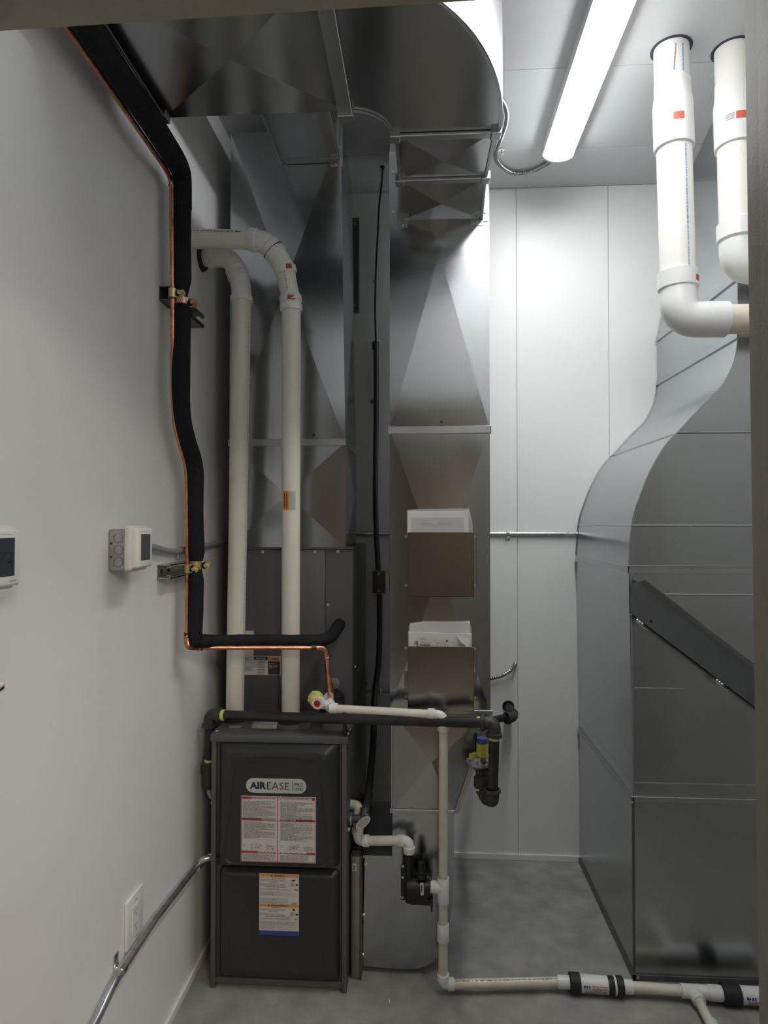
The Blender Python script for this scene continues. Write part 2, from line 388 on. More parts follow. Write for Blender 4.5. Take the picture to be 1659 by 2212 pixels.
# ================================================================ return drop (middle duct)
MX0, MX1 = -0.1127, 0.2314
MB = 2.80
ZM1, ZM2, ZM3 = 1.8628, 0.8959, 0.5544
MX1b = 0.1055
t = thing('return_drop', 'middle galvanized sheet metal duct carrying two document pockets and reaching the floor', 'duct', ((MX0+MX1)/2, 2.5, 0))
RD = t
new('section', section(B(), MX0, MX1, DD, MB, ZM1, 3.085, .011), GALV, t, smooth=False)
new('section', section(B(), MX0, MX1, DD, MB, ZM2, ZM1, .016), GALV, t, smooth=False)
new('transition', section(B(), MX0+.006, MX1b, DD, MB, ZM3, ZM2, .014, MX0+.004, MX1), GALV, t, smooth=False)
bm = B(); box(bm, (MX0-.004, DD-.005, ZM1-.014), (MX1+.004, DD, ZM1+.012), .001, 1); box(bm, (MX0-.006, DD-.007, ZM1-.016), (MX0+.004, DD+.01, ZM1+.014), .001, 1)
box(bm, (MX1, DD-.005, ZM1-.014), (MX1+.005, MB, ZM1+.012), .001, 1)
new('slip_joint', bm, GALVD, t, smooth=False)
bm = B(); box(bm, (MX0-.003, DD-.006, ZM2-.008), (MX1+.006, DD, ZM2+.006), .001, 1); box(bm, (MX1-.055, DD-.008, ZM2-.001), (MX1+.006, DD-.002, ZM2+.006), .0005, 1)
new('slip_joint', bm, GALVD, t, smooth=False)
bm = B(); box(bm, (MX0, DD-.006, ZM3-.008), (MX1b+.004, DD, ZM3+.006), .001, 1); new('slip_joint', bm, GALVD, t, smooth=False)
# standing seams up both edges of the transition
bm = B()
prism(bm, [(MX1b, DD-.002, ZM3), (MX1b+.018, DD-.002, ZM3), (MX1+.006, DD-.002, ZM2-.012), (MX1-.012, DD-.002, ZM2-.012)], (0, -.010, 0))
prism(bm, [(MX1b+.006, DD-.008, ZM3), (MX1b+.010, DD-.008, ZM3), (MX1-.002, DD-.008, ZM2-.012), (MX1-.006, DD-.008, ZM2-.012)], (0, -.008, 0))
new('standing_seam', bm, GALVD, t, smooth=False)
bm = B(); box(bm, (MX0+.004, DD-.006, ZM3), (MX0+.010, DD, ZM2-.01), .001, 1); new('standing_seam', bm, GALVD, t, smooth=False)
bm = B(); cyl(bm, V((0.0650, 2.2400, 1.8884))+V((0, .002, 0)), V((0.0650, 2.2400, 1.8884))+V((0, -.0045, 0)), .0042); new('test_hole', bm, BLACK, t)
# boot at the bottom, turning into the furnace side
pts = [(-0.1033, 2.2400, 0.5516), (0.1055, 2.2400, 0.5524), (0.1068, 2.2400, 0.4193), (0.1002, 2.2400, 0.2549), (0.0906, 2.2400, 0.1688), (0.0733, 2.2400, 0.0980), (0.0496, 2.2400, 0.0550), (0.0181, 2.2400, 0.0319), (-0.0292, 2.2400, 0.0175), (-0.0845, 2.2400, 0.0169), (-0.2067, 2.2400, 0.0214), (-0.1990, 2.2400, 0.3944), (-0.1050, 2.2400, 0.3972)]
boot = new('boot', prism(B(), pts, (0, .44, 0)), GALV, t, smooth=False)
bm = B(); a = V((-0.2053, 2.2400, 0.3958)); b = V((-0.1050, 2.2400, 0.3988)); box(bm, (a.x, DD-.008, a.z-.004), (b.x, DD+.40, a.z+.006), .001, 1)
new('seam', bm, GALVD, boot, smooth=False)
for p in ((-0.1958, 2.2400, 0.3693), (-0.2020, 2.2400, 0.1959), (-0.2052, 2.2400, 0.0606)): screw(p, t, .005)

# ================================================================ overhead return duct
OZ = 2.592; OT = 2.835
HX0, HX1 = -0.0803, 0.2048
y1 = 1.9692; y2 = 1.7404
ex0, ex1 = -0.0835, 0.2080
t = thing('overhead_return_duct', 'overhead galvanized duct with a rounded elbow at the top of the picture', 'duct', ((HX0+HX1)/2, 1.9, OZ))
OD = t
def hsec(xa0, xa1, ya, xb0, xb1, yb, h=.012, z0=OZ, z1=OT):   # horizontal piece from ya (near) to yb (far)
    bm = B()
    cb(bm, (xa0, ya, z0), (xb0, yb, z0), (xb1, yb, z0), (xa1, ya, z0), h)
    quad(bm, (xa0, ya, z1), (xa1, ya, z1), (xb1, yb, z1), (xb0, yb, z1))
    quad(bm, (xa0, ya, z0), (xa0, ya, z1), (xb0, yb, z1), (xb0, yb, z0)); quad(bm, (xa1, ya, z0), (xb1, yb, z0), (xb1, yb, z1), (xa1, ya, z1))
    quad(bm, (xa0, ya, z0), (xa1, ya, z0), (xa1, ya, z1), (xa0, ya, z1)); quad(bm, (xb0, yb, z0), (xb0, yb, z1), (xb1, yb, z1), (xb1, yb, z0))
    return bm
jx0, jx1 = -0.0674, 0.1923
new('section', hsec(jx0, jx1, y1, HX0, HX1, DD), GALV, t, smooth=False)
new('section', hsec(ex0+.012, ex1-.012, y2, jx0, jx1, y1), GALV, t, smooth=False)
def cleat(x0, x1, y):
    bm = B(); box(bm, (x0-.004, y-.012, OZ-.010), (x1+.004, y+.012, OZ-.001), .002)
    for x in (x0, x1): box(bm, (x-.014, y-.016, OZ-.014), (x+.014, y+.016, OZ+.014), .003)
    return bm
new('drive_cleat', cleat(jx0, jx1, y1), GALVD, t, smooth=False)
new('drive_cleat', cleat(ex0+.01, ex1-.01, y2), GALVD, t, smooth=False)
for (xa, xb, ya, yb) in ((jx0, HX0, y1, DD), (jx1, HX1, y1, DD), (ex0+.012, jx0, y2, y1), (ex1-.012, jx1, y2, y1)):
    bm = B(); prism(bm, [(xa-.004, ya, OZ-.005), (xa+.004, ya, OZ-.005), (xb+.004, yb, OZ-.005), (xb-.004, yb, OZ-.005)], (0, 0, .012)); new('seam', bm, GALVD, t, smooth=False)
# flange where it is screwed to the drop
bm = B(); box(bm, (HX0-.006, DD-.004, OZ-.026), (HX1+.006, DD, OZ), .001, 1); box(bm, (HX0-.035, DD-.004, OZ-.012), (HX0-.004, DD, OT), .001, 1); box(bm, (HX1+.003, DD-.004, OZ-.012), (HX1+.022, DD, OT), .001, 1)
new('flange', bm, GALVD, t, smooth=False)
for x in (HX0+.012, (HX0+HX1)/2-.01, HX1-.016): screw((x, DD-.004, OZ-.014), t, .0048)
for x, z in ((HX0-.02, .03), (HX0-.02, .17), (HX1+.012, .02), (HX1+.012, .16)): screw((x, DD-.004, OZ+z), t, .0048)
# the elbow: bottom and top cheek, outer heel and inner throat
yo = 1.6282          # back edge of the trunk
yn = 1.195                          # front edge of the trunk
tx = -0.1884
R = y2-yn
heel = [(ex1-(R+.00)*(1-math.cos(a))*(ex1-tx)/R, y2-R*math.sin(a)) for a in [math.pi/2*k/20 for k in range(21)]]
rt = ex0-tx
thr = [(tx+rt*math.sin(a), yo+(y2-yo)*(1-math.cos(a))) for a in [math.pi/2*k/12 for k in range(13)]]
el = new('elbow_cheek', prism(B(), [(x, y, OZ) for x, y in thr[::-1]][0:0] + [(x, y, OZ) for x, y in heel] + [(x, y, OZ) for x, y in thr], (0, 0, .004)), GALV, t, smooth=False)
new('elbow_cheek', prism(B(), [(x, y, OT-.004) for x, y in heel] + [(x, y, OT-.004) for x, y in thr], (0, 0, .004)), GALV, t, smooth=False)
def wallsheet(line, z0, z1, th, cx, cy):
    bm = B(); n = len(line); out = []
    for x, y in line:
        d = V((x-cx, y-cy, 0)).normalized()*th; out.append((x+d.x, y+d.y))
    for i in range(n-1):
        quad(bm, (*line[i], z0), (*line[i+1], z0), (*line[i+1], z1), (*line[i], z1)); quad(bm, (*out[i], z0), (*out[i], z1), (*out[i+1], z1), (*out[i+1], z0))
        quad(bm, (*line[i], z0), (*out[i], z0), (*out[i+1], z0), (*line[i+1], z0)); quad(bm, (*line[i], z1), (*line[i+1], z1), (*out[i+1], z1), (*out[i], z1))
    return bm
new('elbow_heel', wallsheet(heel, OZ-.003, OT+.002, .003, tx, y2), GALV, t)
new('elbow_heel_lip', wallsheet(heel, OZ-.006, OZ-.001, -.006, tx, y2), GALVD, t)
new('elbow_throat', wallsheet(thr, OZ-.003, OT, .003, tx, y2+.1), GALV, t)
new('elbow_throat_lip', wallsheet(thr, OZ-.008, OZ-.001, .006, tx, y2+.1), GALVD, t)
# trunk running left, and the joint strip before it
lx = -0.6679
bm = B()
cb(bm, (lx, yn, OZ), (lx, yo, OZ), (tx, yo, OZ), (tx, yn, OZ), .014)
quad(bm, (lx, yn, OT), (tx, yn, OT), (tx, yo, OT), (lx, yo, OT)); quad(bm, (lx, yn, OZ), (tx, yn, OZ), (tx, yn, OT), (lx, yn, OT)); quad(bm, (lx, yo, OZ), (lx, yo, OT), (tx, yo, OT), (tx, yo, OZ))
quad(bm, (lx, yn, OZ), (lx, yn, OT), (lx, yo, OT), (lx, yo, OZ)); quad(bm, (tx, yn, OZ), (tx, yo, OZ), (tx, yo, OT), (tx, yn, OT))
new('trunk', bm, GALV, t, smooth=False)
bm = B(); box(bm, (tx-.024, yn-.01, OZ-.012), (tx+.012, yo+.012, OZ-.001), .002); box(bm, (tx-.026, yo-.01, OZ-.020), (tx+.014, yo+.016, OZ+.03), .002); box(bm, (tx+.008, yn-.01, OZ-.017), (tx+.012, yo+.012, OZ-.001), .001, 1)
new('drive_cleat', bm, GALVD, t, smooth=False)
bm = B(); box(bm, (lx-.002, yn, OZ-.003), (lx+.003, yo, OZ), .0005, 1); box(bm, (lx-.006, yo-.02, OZ-.010), (lx+.012, yo+.012, OZ+.03), .002)
new('seam', bm, GALVD, t, smooth=False)

# ================================================================ coil cabinet
CX0, CX1 = -0.7159, -0.2547
ZF = .838
t = thing('coil_cabinet', 'plain charcoal metal cabinet between the furnace and the left duct', 'cabinet', ((CX0+CX1)/2, 2.6, ZF))
CC = t
new('casing', box(B(), (CX0, DC+.003, ZF+.001), (CX1, 2.90, ZC0), .004), COILP, t)
xs_ = -0.3554; zn = 1.1804
new('front_panel', box(B(), (CX0+.001, DC-.003, ZF+.012), (xs_-.001, DC+.004, ZC0-.002), .0015), COILP, t)
bm = B(); zb = ZF+.012
prism(bm, [(xs_+.001, DC-.003, zn), (xs_+.001, DC-.003, ZC0-.002), (CX1-.003, DC-.003, ZC0-.002), (CX1-.003, DC-.003, zb), (xs_+.005, DC-.003, zb), (xs_+.005, DC-.003, zn)], (0, .007, 0))
new('access_panel', bm, COILP, t, smooth=False)
bm = B(); box(bm, (CX0-.002, DC-.01, ZC0-.003), (CX1+.001, DC+.04, ZC0+.0015), .0008, 1); box(bm, (CX1-.03, DC, ZC0-.002), (CX1+.001, 2.9, ZC0+.0025), .0008, 1); new('top_flange', bm, COILP, t, smooth=False)
bm = B(); box(bm, (CX0-.002, DC-.02, ZF+.001), (CX1+.001, DC+.01, ZF+.013), .001, 1); new('bottom_flange', bm, COILP, t, smooth=False)
for p in ((-0.5881, 2.3650, 1.4340), (-0.3933, 2.3650, 1.4345), (-0.3094, 2.3650, 1.4364), (-0.3451, 2.3650, 1.2414), (-0.3414, 2.3650, 1.0470)): screw(V(p)+V((0, -.003, 0)), t, .0048)
screw((CX1, 2.4401, 1.0), t, .005, (1, 0, 0))
# notice label
o = V((-0.6627, 2.3650, 0.9818)); o.y = DC-.0045; w_, h_ = -0.5194-o.x, 1.0516-o.z
lb = new('notice_label', box(B(), (o.x, DC-.0045, o.z), (o.x+w_, DC-.003, o.z+h_)), LABELW, t, smooth=False)
xd, yd = (1, 0, 0), (0, 0, 1)
bm = B(); patch(bm, o+V((w_*.30, 0, h_*.80)), xd, yd, w_*.36, h_*.17); patch(bm, o+V((w_*.67, 0, h_*.04)), xd, yd, w_*.31, h_*.68); new('black_field', bm, INK, lb, smooth=False)
bm = B(); patch(bm, o+V((w_*.67, 0, h_*.74)), xd, yd, w_*.31, h_*.22); new('orange_field', bm, INKO, lb, smooth=False)
text('NOTICE', lb, LABELW, o+V((w_*.48, 0, h_*.835)), xd, yd, w_*.25, h_*.10, .02, lift=.0014, align='C')
for k, s in enumerate(('CLEAN', 'COILS', 'USING', 'WATER', 'ONLY')):
    text(s, lb, INK, o+V((w_*.48, 0, h_*(.64-.135*k))), xd, yd, w_*.20, h_*.085, .0, align='C')
bm = B(); dashes(bm, o+V((w_*.02, 0, h_*.90)), xd, yd, w_*.24, 3, h_*.07, h_*.03, .8); dashes(bm, o+V((w_*.02, 0, h_*.40)), xd, yd, w_*.26, 4, h_*.06, h_*.025, .9); dashes(bm, o+V((w_*.38, 0, h_*.03)), xd, yd, w_*.24, 1, h_*.07, h_*.03, .8); new('fine_print', bm, INKG, lb, smooth=False)
bm = B(); dashes(bm, o+V((w_*.69, 0, h_*.60)), xd, yd, w_*.27, 4, h_*.08, h_*.03, .9, lift=.0014); new('fine_print', bm, INKP, lb, smooth=False)
text('WARNING', lb, INK, o+V((w_*.86, 0, h_*.80)), xd, yd, w_*.17, h_*.09, .02, lift=.0014, align='C')
# upper sheet of the same label, behind the insulated pipe
o2 = V((-0.6579, 2.3650, 1.0840)); new('rating_label', box(B(), (o2.x, DC-.0045, o.z+h_+.001), (o2.x+w_*.26, DC-.003, 1.1436)), LABELW, t, smooth=False)

# ================================================================ furnace
FX0, FX1 = -0.7034, -0.2496
FB = 2.88
t = thing('furnace', 'charcoal grey gas furnace with silver nameplate and warning stickers on its doors', 'furnace', ((FX0+FX1)/2, 2.5, 0))
FU = t
bm = B()
box(bm, (FX0, DF+.012, .004), (FX1, FB, ZF-.002), .002)
box(bm, (FX0, DF-.004, 0), (FX0+.016, DF+.02, ZF-.020), .002); box(bm, (FX1-.016, DF-.004, 0), (FX1, DF+.02, ZF-.020), .002)
new('casing', bm, CAB, t)
bm = B(); box(bm, (FX0-.003, DF-.008, ZF-.026), (FX1+.005, FB, ZF), .003); new('top_panel', bm, CAB, t)
bm = B(); box(bm, (FX0+.015, DF+.002, .012), (FX1-.015, DF+.014, .032), .002); new('kick_rail', bm, CAB, t)
def rrect(x0, x1, z0, z1, r, y, n=5, arch=0, x0b=None, x1b=None):
    """rounded outline; arch lifts the middle of the top, x0b/x1b move the bottom corners"""
    x0b = x0 if x0b is None else x0b; x1b = x1 if x1b is None else x1b
    out = []
    def cor(cx, cz, a0):
        for k in range(n+1):
            a = math.radians(a0+90*k/n); out.append([cx+r*math.cos(a), cz+r*math.sin(a)])
    cor(x1-r, z1-r, 0)
    for k in range(1, 8): out.append([x1-r+(x0-x1+2*r)*k/8, z1])
    cor(x0+r, z1-r, 90)
    for k in range(1, 4): out.append([x0+(x0b-x0)*k/4, z1-r+(z0-z1+2*r)*k/4])
    cor(x0b+r, z0+r, 180)
    for k in range(1, 8): out.append([x0b+r+(x1b-x0b-2*r)*k/8, z0])
    cor(x1b-r, z0+r, 270)
    for k in range(1, 4): out.append([x1b+(x1-x1b)*k/4, z0+r+(z1-z0-2*r)*k/4])
    xm = (x0+x1)/2; hw = (x1-x0)/2; zm = (z0+z1)/2
    return [(x, y, z+(arch*max(0, 1-((x-xm)/hw)**2) if z > zm else 0)) for x, z in out]
def lofted(loops, back):
    bm = B(); rs = [[bm.verts.new(p) for p in l] for l in loops]; n = len(rs[0])
    for a, b in zip(rs, rs[1:]):
        for k in range(n): bm.faces.new((a[k], a[(k+1) % n], b[(k+1) % n], b[k]))
    bm.faces.new(rs[-1])
    r0 = [bm.verts.new((p[0], back, p[2])) for p in loops[0]]
    for k in range(n): bm.faces.new((r0[k], r0[(k+1) % n], rs[0][(k+1) % n], rs[0][k]))
    bm.faces.new(r0[::-1]); return bm
ux0, ux1, uz0, uz1 = -0.6765, -0.2744, 0.4080, 0.8146
L = [rrect(ux0, ux1, uz0, uz1, .016, DF+.004),
     rrect(ux0+.002, ux1-.002, uz0+.002, uz1-.002, .016, DF+.001),
     rrect(ux0+.028, ux1-.034, uz0+.010, uz1-.026, .014, DF-.028, arch=.008, x0b=ux0+.010, x1b=ux1-.012),
     rrect(ux0+.031, ux1-.037, uz0+.012, uz1-.029, .013, DF-.030, arch=.008, x0b=ux0+.013, x1b=ux1-.015),
     rrect(ux0+.058, ux1-.062, uz0+.016, uz1-.052, .030, DF-.0305, arch=.012, x0b=ux0+.024, x1b=ux1-.026),
     rrect(ux0+.062, ux1-.066, uz0+.018, uz1-.056, .028, DF-.0275, arch=.012, x0b=ux0+.028, x1b=ux1-.030)]
new('upper_door', lofted(L, DF+.010), CABD, t)
lx0, lx1, lz0, lz1 = -0.6745, -0.2739, 0.0372, 0.3974
L = [rrect(lx0, lx1, lz0, lz1, .014, DF+.004),
     rrect(lx0+.002, lx1-.002, lz0+.002, lz1-.002, .014, DF+.000),
     rrect(lx0+.010, lx1-.010, lz0+.012, lz1-.010, .018, DF-.013),
     rrect(lx0+.014, lx1-.014, lz0+.016, lz1-.014, .018, DF-.016),
     rrect(lx0+.026, lx1-.026, lz0+.040, lz1-.018, .020, DF-.018, x0b=lx0+.050, x1b=lx1-.050),
     rrect(lx0+.030, lx1-.030, lz0+.045, lz1-.022, .020, DF-.0165, x0b=lx0+.054, x1b=lx1-.054)]
new('lower_door', lofted(L, DF+.010), CABD, t)
for p in ((-0.6396, 2.1300, 0.4128), (-0.3064, 2.1300, 0.4185)):
    p = V(p); bm = B(); ball(bm, p, .011, (1, .5, .75)); new('door_dark_spot', bm, BLACK, t)  # black blobs put the shade of the finger cut-outs into colour
bm = B(); p = V((-0.6808, 2.1370, 0.4216)); ball(bm, p, .008, (1, .5, 1)); new('door_dark_spot', bm, BLACK, t)
# nameplate: lozenge, letters, rule
YN = DF-.0275
n0, n1 = V((-0.5787, 2.1200, 0.6798)), V((-0.3787, 2.1200, 0.6816)); zc = (n0.z+n1.z)/2; hh = .0232
ol = [(n0.x+hh-hh*math.sin(math.pi*k/12), zc+hh*math.cos(math.pi*k/12)) for k in range(13)]+[(n1.x-hh+hh*math.sin(math.pi*k/12), zc-hh*math.cos(math.pi*k/12)) for k in range(13)]
bm = B(); prism(bm, [(x, YN, z) for x, z in ol], (0, -.004, 0)); bmesh.ops.bevel(bm, geom=[e for e in bm.edges if abs(e.verts[0].co.y-e.verts[1].co.y) < 1e-5 and e.verts[0].co.y < YN-.003], offset=.0012, segments=2, affect='EDGES')
npl = new('nameplate', bm, BADGE, t)
xd, yd = (1, 0, 0), (0, 0, 1); W = n1.x-n0.x; yf = YN-.004
text('AIR', npl, NAVY, (n0.x+W*.065, yf, zc-.0105), xd, yd, W*.275, .023, .045)
text('EASE', npl, INK, (n0.x+W*.352, yf, zc-.0112), xd, yd, W*.365, .0232, -.006)
bm = B(); patch(bm, (n0.x+W*.774, yf, zc-.015), xd, yd, W*.010, .031); new('divider_rule', bm, INK, npl, smooth=False)
text('PRO', npl, INK, (n0.x+W*.808, yf, zc+.0005), xd, yd, W*.138, .0122, -.004)
text('SERIES', npl, INK, (n0.x+W*.808, yf, zc-.0125), xd, yd, W*.142, .0088, -.004)
text('TM', npl, INKG, (n0.x+W*.725, yf, zc+.008), xd, yd, W*.02, .003, 0)
# operating-instructions sticker
YS = DF-.0272
a = V((-0.5951, 2.1210, 0.4324)); b = V((-0.3467, 2.1210, 0.6458)); a.y = YS; w_ = b.x-a.x; h_ = b.z-a.z
st = new('instruction_sticker', box(B(), (a.x, YS-.0035, a.z), (a.x+w_, YS, a.z+h_), .0008, 1), LABELW, t, smooth=False)
o = V((a.x, YS-.0035, a.z))
def at(u, v_): return o+V((w_*u, 0, h_*v_))
bm = B()
for (u0, v0, u1, v1) in ((.008, .985, .992, .995), (.008, .008, .992, .018), (.006, .008, .014, .995), (.986, .008, .994, .995), (.489, .01, .497, .99), (.008, .63, .992, .637), (.008, .135, .992, .142),
                        (.01, .957, .15, .988), (.945, .955, .985, .988), (.01, .637, .275, .667), (.73, .630, .985, .660), (.01, .142, .23, .170), (.87, .135, .985, .165)):
    patch(bm, at(u0, v0), xd, yd, w_*(u1-u0), h_*(v1-v0))
new('red_rule', bm, INKR, st, smooth=False)
bm = B()
for (u, v_, n, wd) in ((.03, .92, 25, .44), (.53, .92, 27, .44), (.04, .605, 23, .43), (.53, .605, 25, .44), (.03, .112, 8, .44), (.53, .112, 8, .38)):
    dashes(bm, at(u, v_), xd, yd, w_*wd, n, h_*.0112, h_*.0058, .97, .014)
dashes(bm, at(.16, .965), xd, yd, w_*.32, 1, .003, h_*.012, .95); dashes(bm, at(.52, .965), xd, yd, w_*.40, 1, .003, h_*.012, .95)
dashes(bm, at(.28, .642), xd, yd, w_*.20, 1, .003, h_*.012, .95); dashes(bm, at(.52, .642), xd, yd, w_*.20, 1, .003, h_*.012, .95)
dashes(bm, at(.24, .148), xd, yd, w_*.24, 1, .003, h_*.012, .95); dashes(bm, at(.52, .143), xd, yd, w_*.33, 1, .003, h_*.012, .95)
new('fine_print', bm, INKG, st, smooth=False)
bm = B()     # little valve drawings
for u in (.04, .54):
    patch(bm, at(u, .24), xd, yd, w_*.012, h_*.03)
    for k in range(44):
        c = at(u+.08+RND.uniform(0, .16), .19+RND.uniform(0, .09)); patch(bm, c, xd, yd, w_*RND.uniform(.006, .022), h_*RND.uniform(.003, .007))
    for k in range(40):
        c = at(u+.29+RND.uniform(0, .12), .18+RND.uniform(0, .08)); patch(bm, c, xd, yd, w_*RND.uniform(.006, .02), h_*RND.uniform(.003, .007))
new('valve_drawing', bm, INKG, st, smooth=False)
# warning sticker on the lower door
a = V((-0.5359, 2.1220, 0.1913)); b = V((-0.4045, 2.1220, 0.3896)); w_ = b.x-a.x; h_ = b.z-a.z; YS = DF-.0163
st = new('warning_sticker', box(B(), (a.x, YS-.0035, a.z), (a.x+w_, YS, a.z+h_), .0006, 1), LABELW, t, smooth=False)
o = V((a.x, YS-.0035, a.z))
for v_, k in ((.953, .047), (.465, .043)):
    bm = B(); patch(bm, at(0, v_), xd, yd, w_, h_*k); new('orange_band', bm, INKO, st, smooth=False)
bm = B(); patch(bm, at(0, 0), xd, yd, w_, h_*.075); new('blue_band', bm, INKB, st, smooth=False)
text('WARNING', st, INK, at(.37, .962), xd, yd, w_*.26, h_*.026, .02, lift=.0016)
text('AVERTISSEMENT', st, INK, at(.30, .474), xd, yd, w_*.44, h_*.024, .02, lift=.0016)
bm = B()
for u, v_ in ((.29, .961), (.22, .473)):
    c = at(u, v_)+V((0, -.0016, 0)); quad(bm, c, c+V((w_*.05, 0, 0)), c+V((w_*.026, 0, h_*.028)), c+V((w_*.024, 0, h_*.028)))
new('alert_triangle', bm, INK, st, smooth=False)
text('FOR', st, INKG, at(.83, .505), xd, yd, w_*.13, h_*.04, .03)
bm = B()
for vb in (.0, -.482):
    dashes(bm, at(.31, .93+vb), xd, yd, w_*.37, 1, .003, h_*.013, .95); dashes(bm, at(.03, .908+vb), xd, yd, w_*.72, 3, h_*.012, h_*.005, .9, .01)
    dashes(bm, at(.25, .862+vb), xd, yd, w_*.46, 1, .003, h_*.012, .95); dashes(bm, at(.03, .838+vb), xd, yd, w_*.70, 4, h_*.0115, h_*.005, .9, .01)
    dashes(bm, at(.15, .782+vb), xd, yd, w_*.70, 1, .003, h_*.012, .95); dashes(bm, at(.03, .758+vb), xd, yd, w_*.80, 3, h_*.0115, h_*.005, .95, .01)
    dashes(bm, at(.03, .705+vb), xd, yd, w_*.94, 6, h_*.0115, h_*.005, .95, .01)
dashes(bm, at(.03, .60), xd, yd, w_*.74, 8, h_*.0115, h_*.005, .95, .01)
dashes(bm, at(.03, .145), xd, yd, w_*.94, 5, h_*.0115, h_*.005, .95, .01)
new('fine_print', bm, INKG, st, smooth=False)
bm = B()
for vb in (0, -.482):
    for c0 in ((.82, .885), (.90, .815)):
        for k in range(5): patch(bm, at(c0[0]+RND.uniform(0, .05), c0[1]+vb+RND.uniform(0, .03)), xd, yd, w_*.04, h_*.012)
new('hazard_symbol', bm, INK, st, smooth=False)
bm = B()
for vb in (0, -.482):
    cx = at(.83, .835+vb)
    for k in range(12):
        a0, a1 = 2*math.pi*k/12, 2*math.pi*(k+1)/12
        P = lambda a_, r_: cx+V((r_*math.cos(a_), -.0008, r_*math.sin(a_)))
        quad(bm, P(a0, .006), P(a1, .006), P(a1, .0045), P(a0, .0045))
    quad(bm, cx+V((-.0045, -.0008, .0035)), cx+V((-.0035, -.0008, .0045)), cx+V((.0045, -.0008, -.0035)), cx+V((.0035, -.0008, -.0045)))
    for k in range(4):
        c = at(.88+.024*k, .745+vb); quad(bm, c+V((0, -.0008, 0)), c+V((w_*.024, -.0008, 0)), c+V((w_*.016, -.0008, h_*RND.uniform(.018, .03))), c+V((w_*.01, -.0008, h_*.02)))
new('red_symbol', bm, INKR, st, smooth=False)
# stickers lying on the furnace top
def flat_sticker(pxs, z, name):
    P = [V(QZ0) for QZ0 in pxs]; bm = B(); prism(bm, [(p.x, p.y, z) for p in P], (0, 0, .0008))
    o_ = new(name, bm, LABELW, t, smooth=False); bm = B()
    w2 = (P[1]-P[0]).length; h2 = (P[3]-P[0]).length
    dashes(bm, (P[3].x, P[3].y-h2*.15, z+.0008), (1, 0, 0), (0, 1, 0), w2*.95, 5, h2*.19, h2*.09, .95, .01); new('fine_print', bm, INKG, o_, smooth=False)
flat_sticker([(-0.5853, 2.2004, 0.8380), (-0.4988, 2.2005, 0.8380), (-0.5117, 2.2720, 0.8380), (-0.5946, 2.2724, 0.8380)], ZF, 'top_sticker')
flat_sticker([(-0.6643, 2.2008, 0.8380), (-0.6263, 2.2030, 0.8380), (-0.6272, 2.2233, 0.8380), (-0.6656, 2.2210, 0.8380)], ZF, 'top_sticker')
screw((FX0+.012, DF+.02, ZF), t, .005, (0, 0, 1))
# knockouts on the right side, and the latch of the wall of holes
# rubber collars for the two vent pipes
VL, VR = V((-0.6694, 2.2896, 0.8380)), V((-0.4666, 2.2854, 0.8380))
for p in (VL, VR):
    bm = B(); cyl(bm, p, p+V((0, 0, .014)), .044, .042, 24); cyl(bm, p+V((0, 0, .014)), p+V((0, 0, .022)), .040, .036, 24); new('vent_collar', bm, RUBBER, t)
# filter rack on the furnace's right side
t = thing('filter_rack', 'narrow upright metal filter rack between the furnace and the bottom of the middle duct', 'filter rack', (-0.2245, 2.4, 0))
a, b = -0.2403, -0.2119; zt = 0.4104
new('door', box(B(), (a, 2.205, .004), (b, 2.235, zt), .002), mat('filter_door', (.33, .32, .28), .42, .7, var=.1, vscale=12), t)
bm = B(); box(bm, (b, 2.200, 0), (b+.0055, 2.72, zt+.004), .001, 1); box(bm, (a-.004, 2.209, 0), (a, 2.72, zt+.004), .001, 1); box(bm, (a-.004, 2.235, zt-.006), (b+.005, 2.72, zt+.004), .001, 1); box(bm, (a, 2.24, 0), (b, 2.72, .01))
new('frame', bm, GREYM, t, smooth=False)
o = V((a+.002, 2.2045, 0.3617)); bm = B(); box(bm, o, o+V((.014, .001, .026))); s = new('sticker', bm, LABELW, t, smooth=False)
bm = B()
for k in range(6): patch(bm, o+V((.003, 0, .005+.0027*k)), (1, 0, 0), (0, 0, 1), .007, .0016)
new('barcode', bm, mat('ink_brown', (.10, .04, .04), .6), s, smooth=False)

# ================================================================ two plastic vent pipes
RV = .0318
# right-hand pipe: up, two bends, then level into the left wall
dR = 2.15
top = V((-0.4408, 2.1500, 2.2607)); t = thing('vent_pipe', 'right cream plastic vent pipe with an orange warning label half way up', 'pipe', VR)
new('riser', tube(B(), [VR+V((0, 0, .006)), top], RV, 24), PVC, t)
k1, k2, k3, k4 = V((-0.4441, 2.1500, 2.3047)), V((-0.4596, 2.1400, 2.3907)), V((-0.4983, 2.1300, 2.4533)), V((-0.5571, 2.1200, 2.4848))
wl = V((XL, 2.09, 2.4848-.002))
fitting('coupling', [top+V((0, 0, -.006)), V((-0.4409, 2.1500, 2.2811)), k1], RV+.0025, RV+.006, t, PVCW, .05, 4, .022, 24)
new('short_pipe', tube(B(), [k1, k2], RV, 24), PVC, t)
e1 = k2+(k1-k2).normalized()*.012
fitting('elbow', [e1, k2, V((-0.4826, 2.1300, 2.4342)), k3], RV+.003, RV+.0065, t, PVCW, .05, 6, .024, 24)
fitting('elbow', [k3, V((-0.5176, 2.1250, 2.4750)), V((-0.5430, 2.1200, 2.4829)), V((-0.5744, 2.1200, 2.4868))], RV+.003, RV+.0065, t, PVCW, .05, 6, .024, 24)
bm = B(); d = (V((-0.5176, 2.1250, 2.4750))-k3).normalized(); cyl(bm, k3-d*.003, k3+d*.003, RV+.0069, None, 24); new('primer_line', bm, PURP, t)
new('level_pipe', tube(B(), [V((-0.5697, 2.1200, 2.4867)), wl], RV, 24), PVC, t)
hp, hq = V((-0.5697, 2.1200, 2.4867)), wl
